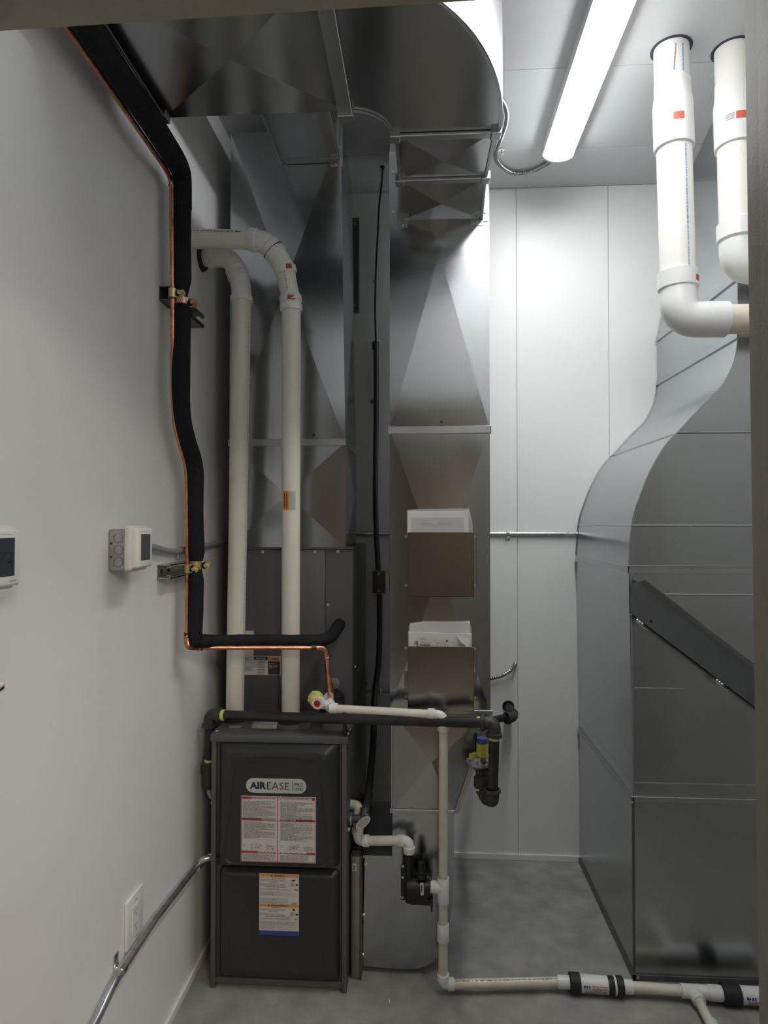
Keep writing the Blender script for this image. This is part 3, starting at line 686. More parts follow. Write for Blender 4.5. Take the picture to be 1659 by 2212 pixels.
bm = B(); pipeprint(bm, hp, hq, RV, .45, .03, .22, .10, (.003, .010), .003); new('print_marking', bm, INKG, t, smooth=False)
bm = B(); pipeprint(bm, VR, top, RV, -1.22, .08, 1.40, .035, (.004, .012), .006); new('print_marking', bm, INKP, t, smooth=False)
L_ = (top-VR).length
z0, z1 = 1.5913-VR.z, 1.6555-VR.z
t_, c_, s_ = frame_axis(VR, top); sg = 1 if s_.x > 0 else -1
bm = B(); wrap(bm, VR, top, RV, -.75*sg, -.02*sg, z0, z1); ol_ = new('warning_label', bm, INKO, t, smooth=False)
bm = B(); wrap(bm, VR, top, RV, -.02*sg, .72*sg, z0, z1); lw = new('warning_text_label', bm, LABELW, t, smooth=False)
bm = B()
for k in range(7): pipeprint(bm, VR, top, RV+.0006, (.06+.09*k)*sg, z0+.003, z1-.003, .026, (.003, .008), .001)
new('fine_print', bm, INKP, lw, smooth=False)
bm = B()
for k, aa in enumerate((-.52, -.24)): pipeprint(bm, VR, top, RV+.0006, aa*sg, z0+(.008 if k == 0 else .006), z1-.006, .085, (.003, .006), .0008)
new('fine_print', bm, mat('ink_dark_red', (.16, .03, .01), .6), ol_, smooth=False)
def tagpatch(p, q, r, a0, a1, s0, s1, parent, m=None):
    bm = B(); wrap(bm, p, q, r, a0, a1, s0, s1); new('red_tag', bm, m or mat('tag_red', (.35, .06, .03), .5), parent, smooth=False)
REDT = mat('tag_red', (.38, .07, .035), .5)
tagpatch(k1+V((0, 0, -.022)), k1, RV+.006, -.05*sg, .62*sg, .0, .015, t, REDT)
p0 = V((-0.4408, 2.1500, 2.2607)); 
tagpatch(e1, e1+(k2-e1).normalized()*.03, RV+.0065, .25*sg, .8*sg, .004, .02, t, REDT)
bm = B(); pipeprint(bm, k2, k1, RV, 0, .012, .07, .09, (.003, .008), .002); new('print_marking', bm, INKLB, t, smooth=False)
# left-hand pipe
top = V((-0.6218, 2.1900, 2.3096)); t = thing('vent_pipe', 'left cream plastic vent pipe bending low into the left wall', 'pipe', VL)
new('riser', tube(B(), [VL+V((0, 0, .006)), top], RV, 24), PVC, t)
f1, f2, f3, f4 = V((-0.6217, 2.1900, 2.2984)), V((-0.6281, 2.2000, 2.3714)), V((-0.6425, 2.2100, 2.4079)), V((-0.6802, 2.2200, 2.4616))
fitting('elbow', [f1, V((-0.6264, 2.2000, 2.3616)), V((-0.6411, 2.2050, 2.4091))], RV+.002, RV+.006, t, PVCW, .05, 6, .024, 24)
fitting('elbow', [V((-0.6395, 2.2050, 2.4059)), V((-0.6689, 2.2150, 2.4658)), V((-0.7481, 2.2250, 2.4767))], RV+.002, RV+.006, t, PVCW, .06, 8, .022, 24)
wl = V((XL, 2.235, 2.4777))
new('level_pipe', tube(B(), [V((-0.7381, 2.2250, 2.4765)), wl], RV, 24), PVC, t)
bm = B(); p = wl; cyl(bm, p, p+V((.012, 0, 0)), .047, .043, 24); new('wall_collar', bm, RUBBER, t)
bm = B(); pipeprint(bm, VL, top, RV, 1.22, .05, 1.42, .035, (.004, .012), .005); new('print_marking', bm, INKLB, t, smooth=False)

# ================================================================ refrigerant lines
RI = .0262
ins_x = -.715
P = [V((V((-0.6900, 1.2854, 2.5650)).x, YF+.002, 2.565)), (-0.6900, 1.2854, 2.5650), (-0.6908, 1.4087, 2.5650), (-0.6896, 1.5793, 2.5650), (-0.6934, 1.7842, 2.5620)]
vert = [(-0.7150, 1.8805, 2.5608), (-0.7150, 1.8816, 2.4804), (-0.7150, 1.8838, 2.3281), (-0.7150, 1.8817, 2.2161), (-0.7150, 1.8858, 2.1897), (-0.7150, 1.8837, 2.0780), (-0.7150, 1.8775, 1.9935), (-0.7150, 1.8787, 1.9110), (-0.7150, 1.8907, 1.8509), (-0.7150, 1.9297, 1.7936), (-0.7150, 1.9822, 1.7424), (-0.7150, 2.0035, 1.7006), (-0.7150, 2.0052, 1.5838), (-0.7150, 2.0106, 1.4961), (-0.7150, 2.0158, 1.4301), (-0.7150, 2.0119, 1.4054), (-0.7150, 2.0127, 1.3499), (-0.7150, 2.0098, 1.2627)]
low = [(-0.7150, 2.0028, 1.1709), (-0.6520, 2.0850, 1.1537), (-0.5399, 2.1250, 1.1507), (-0.4081, 2.1650, 1.1433), (-0.3486, 2.1850, 1.1403), (-0.3146, 2.2350, 1.1460), (-0.3029, 2.3300, 1.1695), (-0.3036, 2.3620, 1.1695)]
t = thing('insulated_pipe', 'thick black foam insulated refrigerant pipe running down the left wall beside the bare copper line', 'pipe', vert[9])
a = rpath(P+[V(vert[0])+V((0, .0, .02)), vert[1]], .06, 6)
new('insulation', tube(B(), a, [.0305-.0043*max(0, min(1, (p.y-1.75)/.2)) for p in a], 18), FOAM, t)
def radii(pts, f): return [f(p) for p in pts]
v2 = rpath(vert[1:], .03, 4)
zc1, zc2 = 2.2192, 1.4029
def rv(p):
    r = RI*.98+.001*math.sin(p.z*23)
    for zc_ in (zc1, zc2):
        d = abs(p.z-zc_)
        if d < .045: r *= .62+.38*(d/.045)
    return r
# insert more points so the pinches show
v3 = []
for i in range(len(v2)-1):
    n = max(1, int((v2[i+1]-v2[i]).length/.012))
    for k in range(n): v3.append(v2[i].lerp(v2[i+1], k/n))
v3.append(v2[-1])
new('insulation', tube(B(), v3+[V(low[0])+V((0, 0, .004))], [rv(p) for p in v3]+[RI*.9], 18), FOAM, t)
l2 = rpath(low, .05, 6)
new('insulation', tube(B(), [l2[0]+V((-.004, 0, 0))]+l2[1:], [.0215+.0008*math.sin(p.x*60) for p in l2], 18), FOAM, t)
bm = B(); ball(bm, low[0], .0235, (1, 1, 1)); new('insulation', bm, FOAM, t)
# bare copper
RC = .0072
cu = [V((V((-0.7235, 1.2678, 2.5530)).x, YF+.002, 2.553)), (-0.7235, 1.2678, 2.5530), (-0.7247, 1.4017, 2.5530), (-0.7286, 1.6133, 2.5530), (-0.7323, 1.8042, 2.5530), (-0.7380, 1.8566, 2.5488), (-0.7380, 1.8573, 2.4968), (-0.7380, 1.8686, 2.2120), (-0.7380, 1.8765, 1.9108), (-0.7380, 1.8921, 1.8305), (-0.7380, 1.9375, 1.7735), (-0.7380, 1.9849, 1.7210), (-0.7380, 1.9936, 1.6708), (-0.7380, 1.9974, 1.4063), (-0.7380, 1.9990, 1.2930), (-0.7350, 1.9926, 1.1783), (-0.7250, 1.9738, 1.1574), (-0.7186, 2.0300, 1.1439), (-0.5878, 2.0750, 1.1368), (-0.4458, 2.1200, 1.1298), (-0.3430, 2.1500, 1.1252), (-0.3227, 2.1600, 1.1189), (-0.3172, 2.1650, 1.0747), (-0.3084, 2.1700, 0.9732)]
t = thing('copper_pipe', 'bare thin copper refrigerant line beside the black insulated pipe', 'pipe', cu[12])
new('tubing', tube(B(), rpath(cu, .025, 5), RC, 14), COPPER, t)
fitting('elbow', [(-0.7350, 1.9925, 1.1811), (-0.7270, 1.9752, 1.1557), (-0.7080, 2.0340, 1.1432)], RC+.0012, RC+.0030, t, mat('copper_fitting', (.62, .28, .16), .35, 1, var=.35, vscale=60), .022, 8, .012, 14)
fitting('elbow', [(-0.3639, 2.1450, 1.1259), (-0.3227, 2.1600, 1.1220), (-0.3172, 2.1650, 1.0840)], RC+.0010, RC+.0024, t, COPPER, .022, 8, .010, 14)
fitting('coupling', [(-0.7380, 1.8564, 2.5584), (-0.7380, 1.8568, 2.5324)], RC+.001, RC+.0022, t, mat('copper_dark', (.34, .15, .08), .4, 1, var=.3, vscale=60), .02, 4, .012, 14)
bm = B(); cyl(bm, (-0.3698, 2.1430, 1.1262), (-0.3535, 2.1480, 1.1255), RC+.0022, None, 14); cyl(bm, (-0.7360, 1.9950, 1.1980), (-0.7360, 1.9952, 1.1864), RC+.0022, None, 14); cyl(bm, (-0.7133, 2.0320, 1.1436), (-0.7000, 2.0370, 1.1428), RC+.0026, None, 14)
new('solder_joint', bm, mat('solder_black', (.10, .06, .05), .45, .8), t)
# stub and grommet where the liquid line enters the coil
sx = V((-0.3225, 2.3650, 0.9545)); sx.y = DC-.003
bm = B(); cyl(bm, sx, sx+V((0, -.006, 0)), .021, .019, 22); cyl(bm, sx+V((0, -.006, 0)), sx+V((0, -.016, 0)), .014, .011, 18); new('grommet', bm, mat('grommet_grey', (.20, .20, .185), .6), t)
new('stub', tube(B(), rpath([sx+V((0, -.008, 0)), sx+V((-.004, -.05, -.005)), (-0.3095, 2.2000, 0.9732), (-0.3082, 2.1800, 0.9644)], .02, 4), RC*1.05, 12), COPPER, t)

# struts on the left wall and the clamps bolted in them
def strut(px0, zc, y0, y1, name, label):
    t = thing(name, label, 'channel', (XL, (y0+y1)/2, zc), 'channels on the left wall')
    h = .0206; xo = XL+.041; th = .0026
    bm = B()
    box(bm, (XL, y0, zc-h), (XL+th, y1, zc+h)); box(bm, (XL, y0, zc+h-th), (xo, y1, zc+h)); box(bm, (XL, y0, zc-h), (xo, y1, zc-h+th))
    box(bm, (xo-th, y0, zc+h-.009), (xo, y1, zc+h)); box(bm, (xo-th, y0, zc-h), (xo, y1, zc-h+.009))
    box(bm, (xo-.010, y0, zc+h-.010), (xo, y1, zc+h-.0075)); box(bm, (xo-.010, y0, zc-h+.0075), (xo, y1, zc-h+.010))
    new('channel', bm, EMT if zc < 2 else GREYM, t, smooth=False)
    for yy in (y0+.028, y0+.085):
        bm = B(); cyl(bm, (XL+th, yy, zc), (XL+th+.0012, yy, zc), .007); new('slot', bm, BLACK, t)
ZS1, ZS2 = 2.2231, 1.3968
strut(331, ZS1, 1.87, 2.15, 'strut_channel', 'upper dark metal strut channel on the left wall behind the black pipe')
strut(329, ZS2, 1.865, 2.14, 'strut_channel', 'lower shiny metal strut channel on the left wall beside the thermostat')
def clamp(c, r, label, m, tailx, cushion=PURP, dirr=1):
    c = V(c); t = thing('pipe_clamp', label, 'clamp', c, 'clamps on the refrigerant lines')
    bm = B(); tube(bm, [c+V((0, 0, -.011)), c+V((0, 0, .011))], r+.0035, 20); new('cushion', bm, cushion, t)
    bm = B(); tube(bm, [c+V((0, 0, -.0165)), c+V((0, 0, .0165))], r+.0012, 20); new('cushion', bm, cushion, t)
    bm = B(); tube(bm, [c+V((0, 0, -.0135)), c+V((0, 0, .0135))], r+.006, 20)
    box(bm, (tailx, c.y-.004, c.z-.0135), (c.x, c.y+.004, c.z+.0135), .001)
    box(bm, (c.x+r*.6, c.y-.004, c.z-.0135), (c.x+r+.017, c.y+.004, c.z+.0135), .002); cyl(bm, c+V((r+.017, -.004, 0)), c+V((r+.017, .004, 0)), .0135, None, 20)
    new('strap', bm, m, t)
    b = c+V((r+.017, -.004, 0)); bm = B(); cyl(bm, b+V((0, -.007, 0)), b+V((0, .012, 0)), .0075, None, 6); cyl(bm, b+V((0, -.010, 0)), b+V((0, -.007, 0)), .004, None, 10); new('bolt', bm, m, t)
    return t
cp = (-0.7380, 1.8686, 2.2120); clamp((cp[0], cp[1], ZS1-.003), RC, 'gold clamp holding the copper line at the upper strut channel', BRASS, XL+.03)
cp = (-0.7380, 1.9974, 1.4063); clamp((cp[0], cp[1], ZS2), RC, 'gold clamp holding the copper line at the lower strut channel', BRASS, XL+.03)
cp = V((-0.7150, 1.8857, 2.1967)); clamp((cp.x, cp.y, cp.z), RI*.62, 'coppery clamp pinching the black insulation at the upper strut channel', mat('clamp_copper', (.55, .33, .22), .3, 1), XL+.03, RUBBER)
cp = V((-0.7150, 2.0161, 1.4066)); clamp((cp.x, cp.y, cp.z), RI*.62, 'gold clamp pinching the black insulation at the lower strut channel', BRASS, XL+.03, RUBBER)

# ================================================================ gas line
RG = .0165
g = [V((-0.7349, 2.2150, 0.7240)), V((-0.7356, 2.2150, 0.8768)), V((0.2236, 2.0500, 0.9161)), V((0.2171, 2.0500, 0.6708))]
t = thing('gas_pipe', 'black iron gas pipe crossing above the furnace front, yellow tape at its elbows', 'pipe', V((-0.2354, 2.1600, 0.8909)))
GP = t
new('pipe', tube(B(), [g[0], g[1]+V((0, 0, -.03))], RG, 18), IRON, t)
new('pipe', tube(B(), [g[1]+V((.03, 0, 0)), g[2]+V((-.03, 0, 0))], RG, 18), IRON, t)
new('pipe', tube(B(), [g[2]+V((0, 0, -.03)), g[3]+V((0, 0, .01))], RG*.98, 18), IRON, t)
def iron_elbow(a, c, b, parent, r=.0205, hub=.0255):
    a, c, b = V(a), V(c), V(b)
    return fitting('elbow', [c+(a-c).normalized()*.042, c, c+(b-c).normalized()*.042], r, hub, parent, IRONF, .036, 8, .013, 20)
iron_elbow(g[0], g[1], g[2], t); iron_elbow(g[1], g[2], g[3], t)
def tape(c, d, r=RG, l=.012):
    c = V(c); d = V(d).normalized()
    new('thread_tape', tube(B(), [c-d*l/2, c-d*l/4, c+d*l/4, c+d*l/2], [r+.001, r+.0022, r+.0026, r+.001], 18), YELL, t)
dv = g[2]-g[1]
tape(g[1]+dv.normalized()*.050, dv); tape(g[2]-dv.normalized()*.049, dv); tape(g[2]+V((0, 0, -.048)), (0, 0, 1), RG, .008); tape(g[3]+V((0, 0, .034)), (0, 0, 1)); tape(g[0]+V((0, 0, -.004)), (0, 0, 1), RG, .01)
# left end: union, flexible connector into the furnace
u0 = g[0]
bm = B(); cyl(bm, u0+V((0, 0, -.008)), u0+V((0, 0, -.040)), .024, None, 8); cyl(bm, u0+V((0, 0, -.040)), u0+V((0, 0, -.085)), .020, None, 16); cyl(bm, u0+V((0, 0, -.02)), u0+V((-.0, 0, -.03)), .027, None, 8); new('union', bm, IRONF, t)
bm = B(); tube(bm, rpath([u0+V((0, 0, -.08)), u0+V((0, .0, -.115)), u0+V((.028, 0, -.118))], .02, 4), .014, 14); new('nipple', bm, IRON, t)
# bottom: elbow turning back, riser to the regulator
bk = V((g[3].x-.026, g[3].y+.078, g[3].z+.004))
iron_elbow(g[3]+V((0, 0, .1)), g[3], bk, t)
new('pipe', tube(B(), [g[3]+V((-.002, .03, 0)), bk+V((0, -.03, 0))], RG, 16), IRON, t)
fitting('elbow', [bk+(g[3]-bk).normalized()*.035, bk, bk+V((0, 0, .016))], .0205, .0245, t, IRONF, .016, 6, .008, 20)
new('pipe', tube(B(), [bk+V((0, 0, .03)), bk+V((0, 0, .085))], RG*.85, 16), IRON, t)
bm = B(); c = bk+V((0, 0, .030)); cyl(bm, c+V((0, 0, -.016)), c+V((0, 0, .014)), .026, None, 8); cyl(bm, c+V((0, 0, -.024)), c+V((0, 0, -.014)), .021, .025, 12); cyl(bm, c+V((0, 0, .014)), c+V((0, 0, .024)), .024, .018, 12); new('union', bm, IRONF, t)
tape(bk+V((0, 0, .008)), (0, 0, 1), RG*1.45, .006); tape(bk+V((0, 0, .062)), (0, 0, 1), RG*1.0, .012)
# wall end
we = V((0.3953, 2.9000, 0.6852)); wo = V((0.4033, 3.0200, 0.6920)); wi = V((0.2603, 2.8000, 0.6910))
wo = V((we.x-.002, DB, we.z+.012)); we = V((we.x+.004, 2.90, we.z))
new('pipe', tube(B(), [V((we.x, 2.92, we.z+.002)), wo], .0175, 16), IRON, t)
iron_elbow(wo, we, wi, t, .022, .027)
wj = V((.262, wi.y, wi.z-.002))
new('pipe', tube(B(), [we+V((-.03, 0, 0)), wj], RG, 16), IRON, t)
iron_elbow(we, wj, V((wj.x, 2.4, wj.z)), t, .022, .027)
bm = B(); c = V(wo)+V((0, -.002, 0)); cyl(bm, c, c+V((0, .002, 0)), .027, None, 22); new('wall_hole', bm, BLACK, t)
wk = V((wj.x, 2.50, wj.z)); wm = V((wj.x, 2.50, bk.z+.094))
new('pipe', tube(B(), rpath([wj+V((0, -.03, 0)), wk, wm, V((bk.x+.03, bk.y+.05, wm.z)), V((bk.x+.01, bk.y+.03, wm.z))], .03, 6), RG, 16), IRON, t)
# regulator on the back riser
rc = bk+V((0, 0, .092))
t = thing('gas_regulator', 'grey gas regulator with yellow label and blue cap behind the right gas riser', 'regulator', rc)
bm = B(); cyl(bm, rc+V((-.006, 0, -.022)), rc+V((-.006, 0, -.004)), .022, .038, 20); cyl(bm, rc+V((-.006, 0, -.004)), rc+V((-.006, 0, .004)), .044, None, 24); cyl(bm, rc+V((-.006, 0, .004)), rc+V((-.006, 0, .022)), .040, .030, 24)
for k in range(6): cyl(bm, rc+V((-.006+.039*math.cos(k+.4), .039*math.sin(k+.4), .002)), rc+V((-.006+.039*math.cos(k+.4), .039*math.sin(k+.4), .012)), .005, None, 8)
new('body', bm, REGM, t)
bm = B(); cyl(bm, rc+V((0, -.006, -.034)), rc+V((0, -.006, -.018)), .020, .026, 14); new('lower_body', bm, IRONF, t)
tw = rc+V((0, -.014, .024))
bm = B(); cyl(bm, tw+V((0, 0, -.016)), tw, .016, None, 14); ball(bm, tw+V((.002, -.016, -.012)), .011); new('stem', bm, IRONF, t)
bm = B(); cyl(bm, tw, tw+V((0, 0, .042)), .0185, None, 20); new('yellow_label', bm, YELB, t)
bm = B(); cyl(bm, tw+V((0, 0, .042)), tw+V((0, 0, .058)), .0185, .017, 20); new('blue_cap', bm, BLUEC, t)
bm = B(); pipeprint(bm, tw, tw+V((0, 0, .042)), .0185, .25, .006, .036, .05, (.003, .006), .002); pipeprint(bm, tw, tw+V((0, 0, .042)), .0185, -.15, .006, .036, .05, (.003, .006), .002); new('fine_print', bm, INKG, t, smooth=False)
bm = B(); box(bm, rc+V((-.042, -.02, .014)), rc+V((-.026, -.018, .034))); new('yellow_tag', bm, YELB, t, smooth=False)
bm = B(); cyl(bm, tw+V((-.024, .01, .01)), tw+V((-.020, .01, .07)), .006, None, 10); new('vent_tube', bm, BLACK, t)
# standoff clamp that carries the gas pipe on the furnace corner
p = V((-0.2565, 2.1420, 0.8959)); t = thing('pipe_standoff', 'small black standoff bracket holding the gas pipe on the furnace corner', 'bracket', (p.x, 2.17, ZF))
bm = B(); box(bm, (p.x-.006, p.y-.004, ZF), (p.x+.006, p.y+.004, p.z)); box(bm, (p.x-.008, 2.134, ZF), (p.x+.018, 2.195, ZF+.004), .001); box(bm, (p.x-.006, 2.145, ZF+.004), (p.x-.002, 2.19, ZF+.022)); new('bracket', bm, BLACK, t, smooth=False)
bm = B(); d = dv.normalized(); tube(bm, [p-d*.005, p+d*.005], RG+.0035, 18); cyl(bm, p+V((0, 0, RG)), p+V((0, 0, RG+.011)), .003); new('ring', bm, BLACK, t)
for yy in (2.15, 2.19): screw((p.x+.010, yy, ZF+.004), t, .0055, (0, 0, 1))

# ================================================================ condensate line
RD_ = .0148
t = thing('condensate_drain', 'cream plastic drain line falling in front of the middle duct to the floor', 'pipe', (0.0661, 2.1650, 0.0633))
c0, c1, c2, c3 = V((-0.2951, 2.1650, 0.9192)), V((0.0662, 2.0780, 0.9295)), V((0.0656, 2.1500, 0.0571)), V((0.4458, 2.1650, 0.0459))
zf = .033
c2.z = zf; c3 = V((0.4532, 2.1861, 0.0330))
c2 = V((c2.x, 2.153, zf))
def white_elbow(a, c, b, parent, r=RD_, l=.036, m=None):
    a, c, b = V(a), V(c), V(b)
    return fitting('elbow', [c+(a-c).normalized()*l, c, c+(b-c).normalized()*l], r+.0012, r+.0048, parent, m or PVCW, .028, 8, .022, 18)
new('level_pipe', tube(B(), [c0+V((-.01, 0, 0)), c1+V((-.02, 0, 0))], RD_, 18), PVC, t)
white_elbow(c0, c1, c2, t, l=.050)
new('drop_pipe', tube(B(), [c1+V((0, 0, -.02)), c2+V((0, 0, .02))], RD_, 18), PVCC, t)
white_elbow(c1, c2, c3, t)
new('floor_pipe', tube(B(), [c2+V((.02, 0, 0)), c3], RD_, 18), PVCC, t)
def sleeve(za, zb, r, parent, name, m, x, y):
    bm = B(); tube(bm, [(x, y, za), (x, y, za+.0015), (x, y, zb-.0015), (x, y, zb)], [r-.001, r, r, r-.001], 18); return new(name, bm, m, parent)
zz = lambda q: q[2]
def line_pt(z): 
    k = (c1.z-z)/(c1.z-c2.z); return c1.lerp(c2, k)
for (za, zb, nm) in ((0.3110, 0.3926, 'tee'), (0.1822, 0.2384, 'coupling')):
    p = line_pt((za+zb)/2); sleeve(za, zb, RD_+.0046, t, nm, PVCW, p.x, p.y)
p = line_pt(0.3599); tb = V((0.0280, p.y+.004, p.z))
bm = B(); tube(bm, [p+V((-.004, 0, .0)), p+V((-.022, .002, .001)), tb], [RD_+.004, RD_+.0046, RD_+.004], 16); new('tee_branch', bm, PVCW, t)
# coil end: tee with the red plug
tp = V((-0.3481, 2.1450, 0.9423))
bm = B(); tube(bm, [c0+V((.012, 0, 0)), c0+V((-.016, .0, 0))], RD_+.0048, 18); tube(bm, rpath([c0+V((-.010, .0, .004)), V((-0.3253, 2.2000, 0.9385)), V((-0.3318, 2.3000, 0.9211))], .02, 5), RD_+.0046, 16); tube(bm, [V((-0.3254, 2.1800, 0.9284)), V((-0.3404, 2.1550, 0.9397))], RD_+.003, 16); new('tee', bm, PVCW, t)
bm = B(); d = V((-.12, -1, -.02)).normalized(); cyl(bm, tp-d*.03, tp+d*.004, RD_+.0045, None, 20); new('cleanout_hub', bm, mat('pvc_pinkish', (.76, .68, .62), .4), t)
bm = B(); cyl(bm, tp+d*.003, tp+d*.0052, .0115, None, 18); new('red_plug', bm, REDC, t)
bm = B(); box(bm, tp+d*.0054+V((-.005, -.001, -.005)), tp+d*.0054+V((.005, .0005, .005))); new('plug_socket', bm, mat('dark_red', (.22, .01, .01), .5), t)
bm = B(); q = tp+V((-.004, .03, .014)); 
ball(bm, q+V((-.006, 0, -.008)), .027, (1, .9, 1), 3)
for k in range(9): ball(bm, q+V((-.006+.021*math.cos(.4*k), RND.uniform(-.012, .004), -.008+.021*math.sin(.4*k))), RND.uniform(.006, .009), sub=2)
new('yellow_foam', bm, mat('yellow_foam', (.62, .60, .16), .8, bump=.4, bscale=200), t)
q = V((-0.3013, 2.2700, 0.9038)); bm = B()
prism(bm, [q+V((-.034, 0, .028)), q+V((-.010, 0, .030)), q+V((.010, 0, .022)), q+V((.018, 0, .004)), q+V((.018, 0, -.030)), q+V((-.034, 0, -.030))], (0, .09, 0)); new('rubber_boot', bm, RUBBER, t)
pipe_q = (c1+V((0, 0, -.02)), c2+V((0, 0, .02)))
bm = B(); pipeprint(bm, c2+V((.04, 0, 0)), c3, RD_, -1.25, .0, .36, .10, (.004, .014), .004); new('print_marking', bm, INKG, t, smooth=False)
# trap piping from the furnace side into the black trap
t = thing('trap_piping', 'short cream drain pipe looping from the furnace side to the black trap', 'pipe', (-0.1923, 2.2000, 0.4924))
h0 = V((FX1+.001, 2.255, 0.5635)); h1 = V((-0.2214, 2.2400, 0.5675)); h2 = V((-0.2226, 2.2200, 0.4571)); h3 = V((-0.0448, 2.1700, 0.4864)); h4 = V((-0.0448, 2.1700, 0.4164))
new('inlet', tube(B(), rpath([h0, h1, h2+V((0, 0, .02))], .03, 8), RD_+.001, 18), PVCC, t)
white_elbow(h1, h2, h3, t, l=.042); new('level_pipe', tube(B(), [h2+V((.02, 0, 0)), h3+V((-.02, 0, 0))], RD_+.0008, 18), PVCC, t)
white_elbow(h2, h3, h4, t, l=.040)
t = thing('condensate_trap', 'black plastic condensate trap on the bottom of the middle duct', 'trap', (-0.0236, 2.1800, 0.2700))
X = lambda q: V(q)
bm = B(); a, b = V((-0.0730, 2.1850, 0.4017)), V((-0.0529, 2.1850, 0.2859)); box(bm, (a.x, 2.178, b.z), (b.x, 2.184, a.z), .001); box(bm, (b.x-.002, 2.178, b.z+.02), (b.x+.05, 2.184, a.z-.03)); new('mounting_plate', bm, BLACK, t, smooth=False)
bm = B(); a, b = V((-0.0448, 2.1700, 0.4407)), V((-0.0449, 2.1700, 0.2857)); cyl(bm, a, b, .0125, None, 16); new('inlet_tube', bm, BLACK, t)
bm = B(); a, b = V((-0.0507, 2.1550, 0.3394)), V((0.0238, 2.1550, 0.3404)); cyl(bm, a, b, .052*.55, None, 20); cyl(bm, a+V((.02, 0, 0)), a+V((.036, 0, 0)), .031, None, 20); cyl(bm, V((-0.0416, 2.1550, 0.3005)), V((0.0253, 2.1550, 0.2998)), .014, None, 14); box(bm, a+V((.0, -.024, -.03)), b+V((-.01, .02, .012)), .006); new('body', bm, BLACK, t)
bm = B(); cyl(bm, V((0.0269, 2.1550, 0.3510)), V((0.0314, 2.1550, 0.3512)), .033, None, 22); a = V((0.0252, 2.1500, 0.3042)); cyl(bm, a, a+V((.008, 0, 0)), .020, None, 18); box(bm, a+V((.001, -.006, -.034)), a+V((.007, .0, -.01))); new('end_cap', bm, BLACK, t)
bm = B(); a, b = V((-0.0035, 2.1500, 0.3814)), V((-0.0049, 2.1500, 0.4280)); cyl(bm, a, b, .013, .010, 16); cyl(bm, a+V((0, 0, -.004)), a+V((0, 0, .01)), .017, None, 18); new('cleanout_cap', bm, BLACK, t)
a, b = V((-0.0080, 2.1230, 0.3349)), V((0.0025, 2.1230, 0.3738)); bm = B(); prism(bm, [(a.x+.001, 2.1215, a.z), (b.x+.001, 2.1215, a.z+.002), (b.x, 2.1215, b.z), (a.x-.001, 2.1215, b.z)], (0, .004, 0)); lb = new('white_label', bm, LABELW, t, smooth=False)
bm = B(); patch(bm, (a.x+.003, 2.1212, a.z+.012), (1, 0, 0), (0, 0, 1), .003, .022); new('label_print', bm, INK, lb, smooth=False)
for p in ((-0.0666, 2.1780, 0.3978), (-0.0666, 2.1780, 0.3612), (-0.0682, 2.1780, 0.2955)): screw(V(p), t, .0035)

# ================================================================ floor drain run
t = thing('floor_drain_pipe', 'white and cream drain run on the floor with black rubber couplings and printed check valves', 'pipe', (c3.x+.3, c3.y, 0))
ax = V((1.0695, 2.1579, 0.0330))-c3; ax.z = 0; ax = ax.normalized()
def along(px_pt): return c3+ax*((V(px_pt)-c3).dot(ax))
P0 = c3
pA, pB, pC, pD, pE, pF, pG = [along(q) for q in ((0.4911, 2.1819, 0.0330), (0.5139, 2.1832, 0.0330), (0.6038, 2.1800, 0.0330), (0.6218, 2.1811, 0.0330), (0.6507, 2.1786, 0.0330), (0.6801, 2.1782, 0.0330), (0.8306, 2.1725, 0.0330))]
def cylp(name, a, b, r, m, chamfer=.001):
    d = (b-a).normalized(); bm = B(); tube(bm, [a, a+d*chamfer, b-d*chamfer, b], [r-chamfer, r, r, r-chamfer], 22); return new(name, bm, m, t)
cylp('bushing', P0+ax*-.012, pA, RD_+.005, PVCW)
cylp('rubber_coupling', pA-ax*.012, pB, .0305, RUBBER, .003)
cv = cylp('check_valve', pB-ax*.004, pC, .0265, PVCW)
def valve_print(a, b, r, parent):
    bm = B(); L = (b-a).length
    for k, aa in enumerate((-.35, -.1, .2, .42, .62)): pipeprint(bm, a, b, r, aa, L*.38 if k < 2 else L*.12, L*.93, .06, (.004, .009), .001)
    o_ = new('fine_print', bm, mat('ink_pinkish', (.45, .18, .20), .5), parent, smooth=False)
    bm = B()
    for aa in (.78, .95, -.0): pipeprint(bm, a, b, r, aa, L*.12, L*.93, .05, (.003, .008), .002)
    new('fine_print', bm, INKG, parent, smooth=False)
    bm = B()
    pipeprint(bm, a, b, r, -.25, L*.08, L*.3, .2, (.004, .006), .002); new('bold_print', bm, INKB, parent, smooth=False)
valve_print(pB, pC, .0265, cv)
cylp('rubber_coupling', pC-ax*.004, pD, .0275, RUBBER, .002)
cylp('white_ring', pD-ax*.001, pD+ax*.006, .0275, PVCW)
cylp('rubber_coupling', pD+ax*.006, pE, .0295, RUBBER, .003)
cylp('bushing', pE-ax*.003, pF, RD_+.006, PVCW)
cylp('pipe', pF-ax*.01, pG+ax*.01, RD_+.0012, PVCC, .0005)
pH, pI, pJ, pK = [along(q) for q in ((0.9165, 2.1693, 0.0330), (0.9592, 2.1677, 0.0330), (1.0111, 2.1646, 0.0330), (1.1431, 2.1623, 0.0330))]
cylp('tee', pG, pH, RD_+.006, PVCW)
cylp('bushing', pH-ax*.004, pI, RD_+.008, PVCW)
cylp('rubber_coupling', pI-ax*.004, pJ, .0315, RUBBER, .003)
cv = cylp('check_valve', pJ-ax*.004, pK, .0265, PVCW); valve_print(pJ, pK, .0265, cv)
tc = along((0.8689, 2.1665, 0.0330)); b1 = V((0.8717, 2.1243, 0.0300)); b2 = V((0.8642, 1.8999, 0.0200)); b2.z = .0165
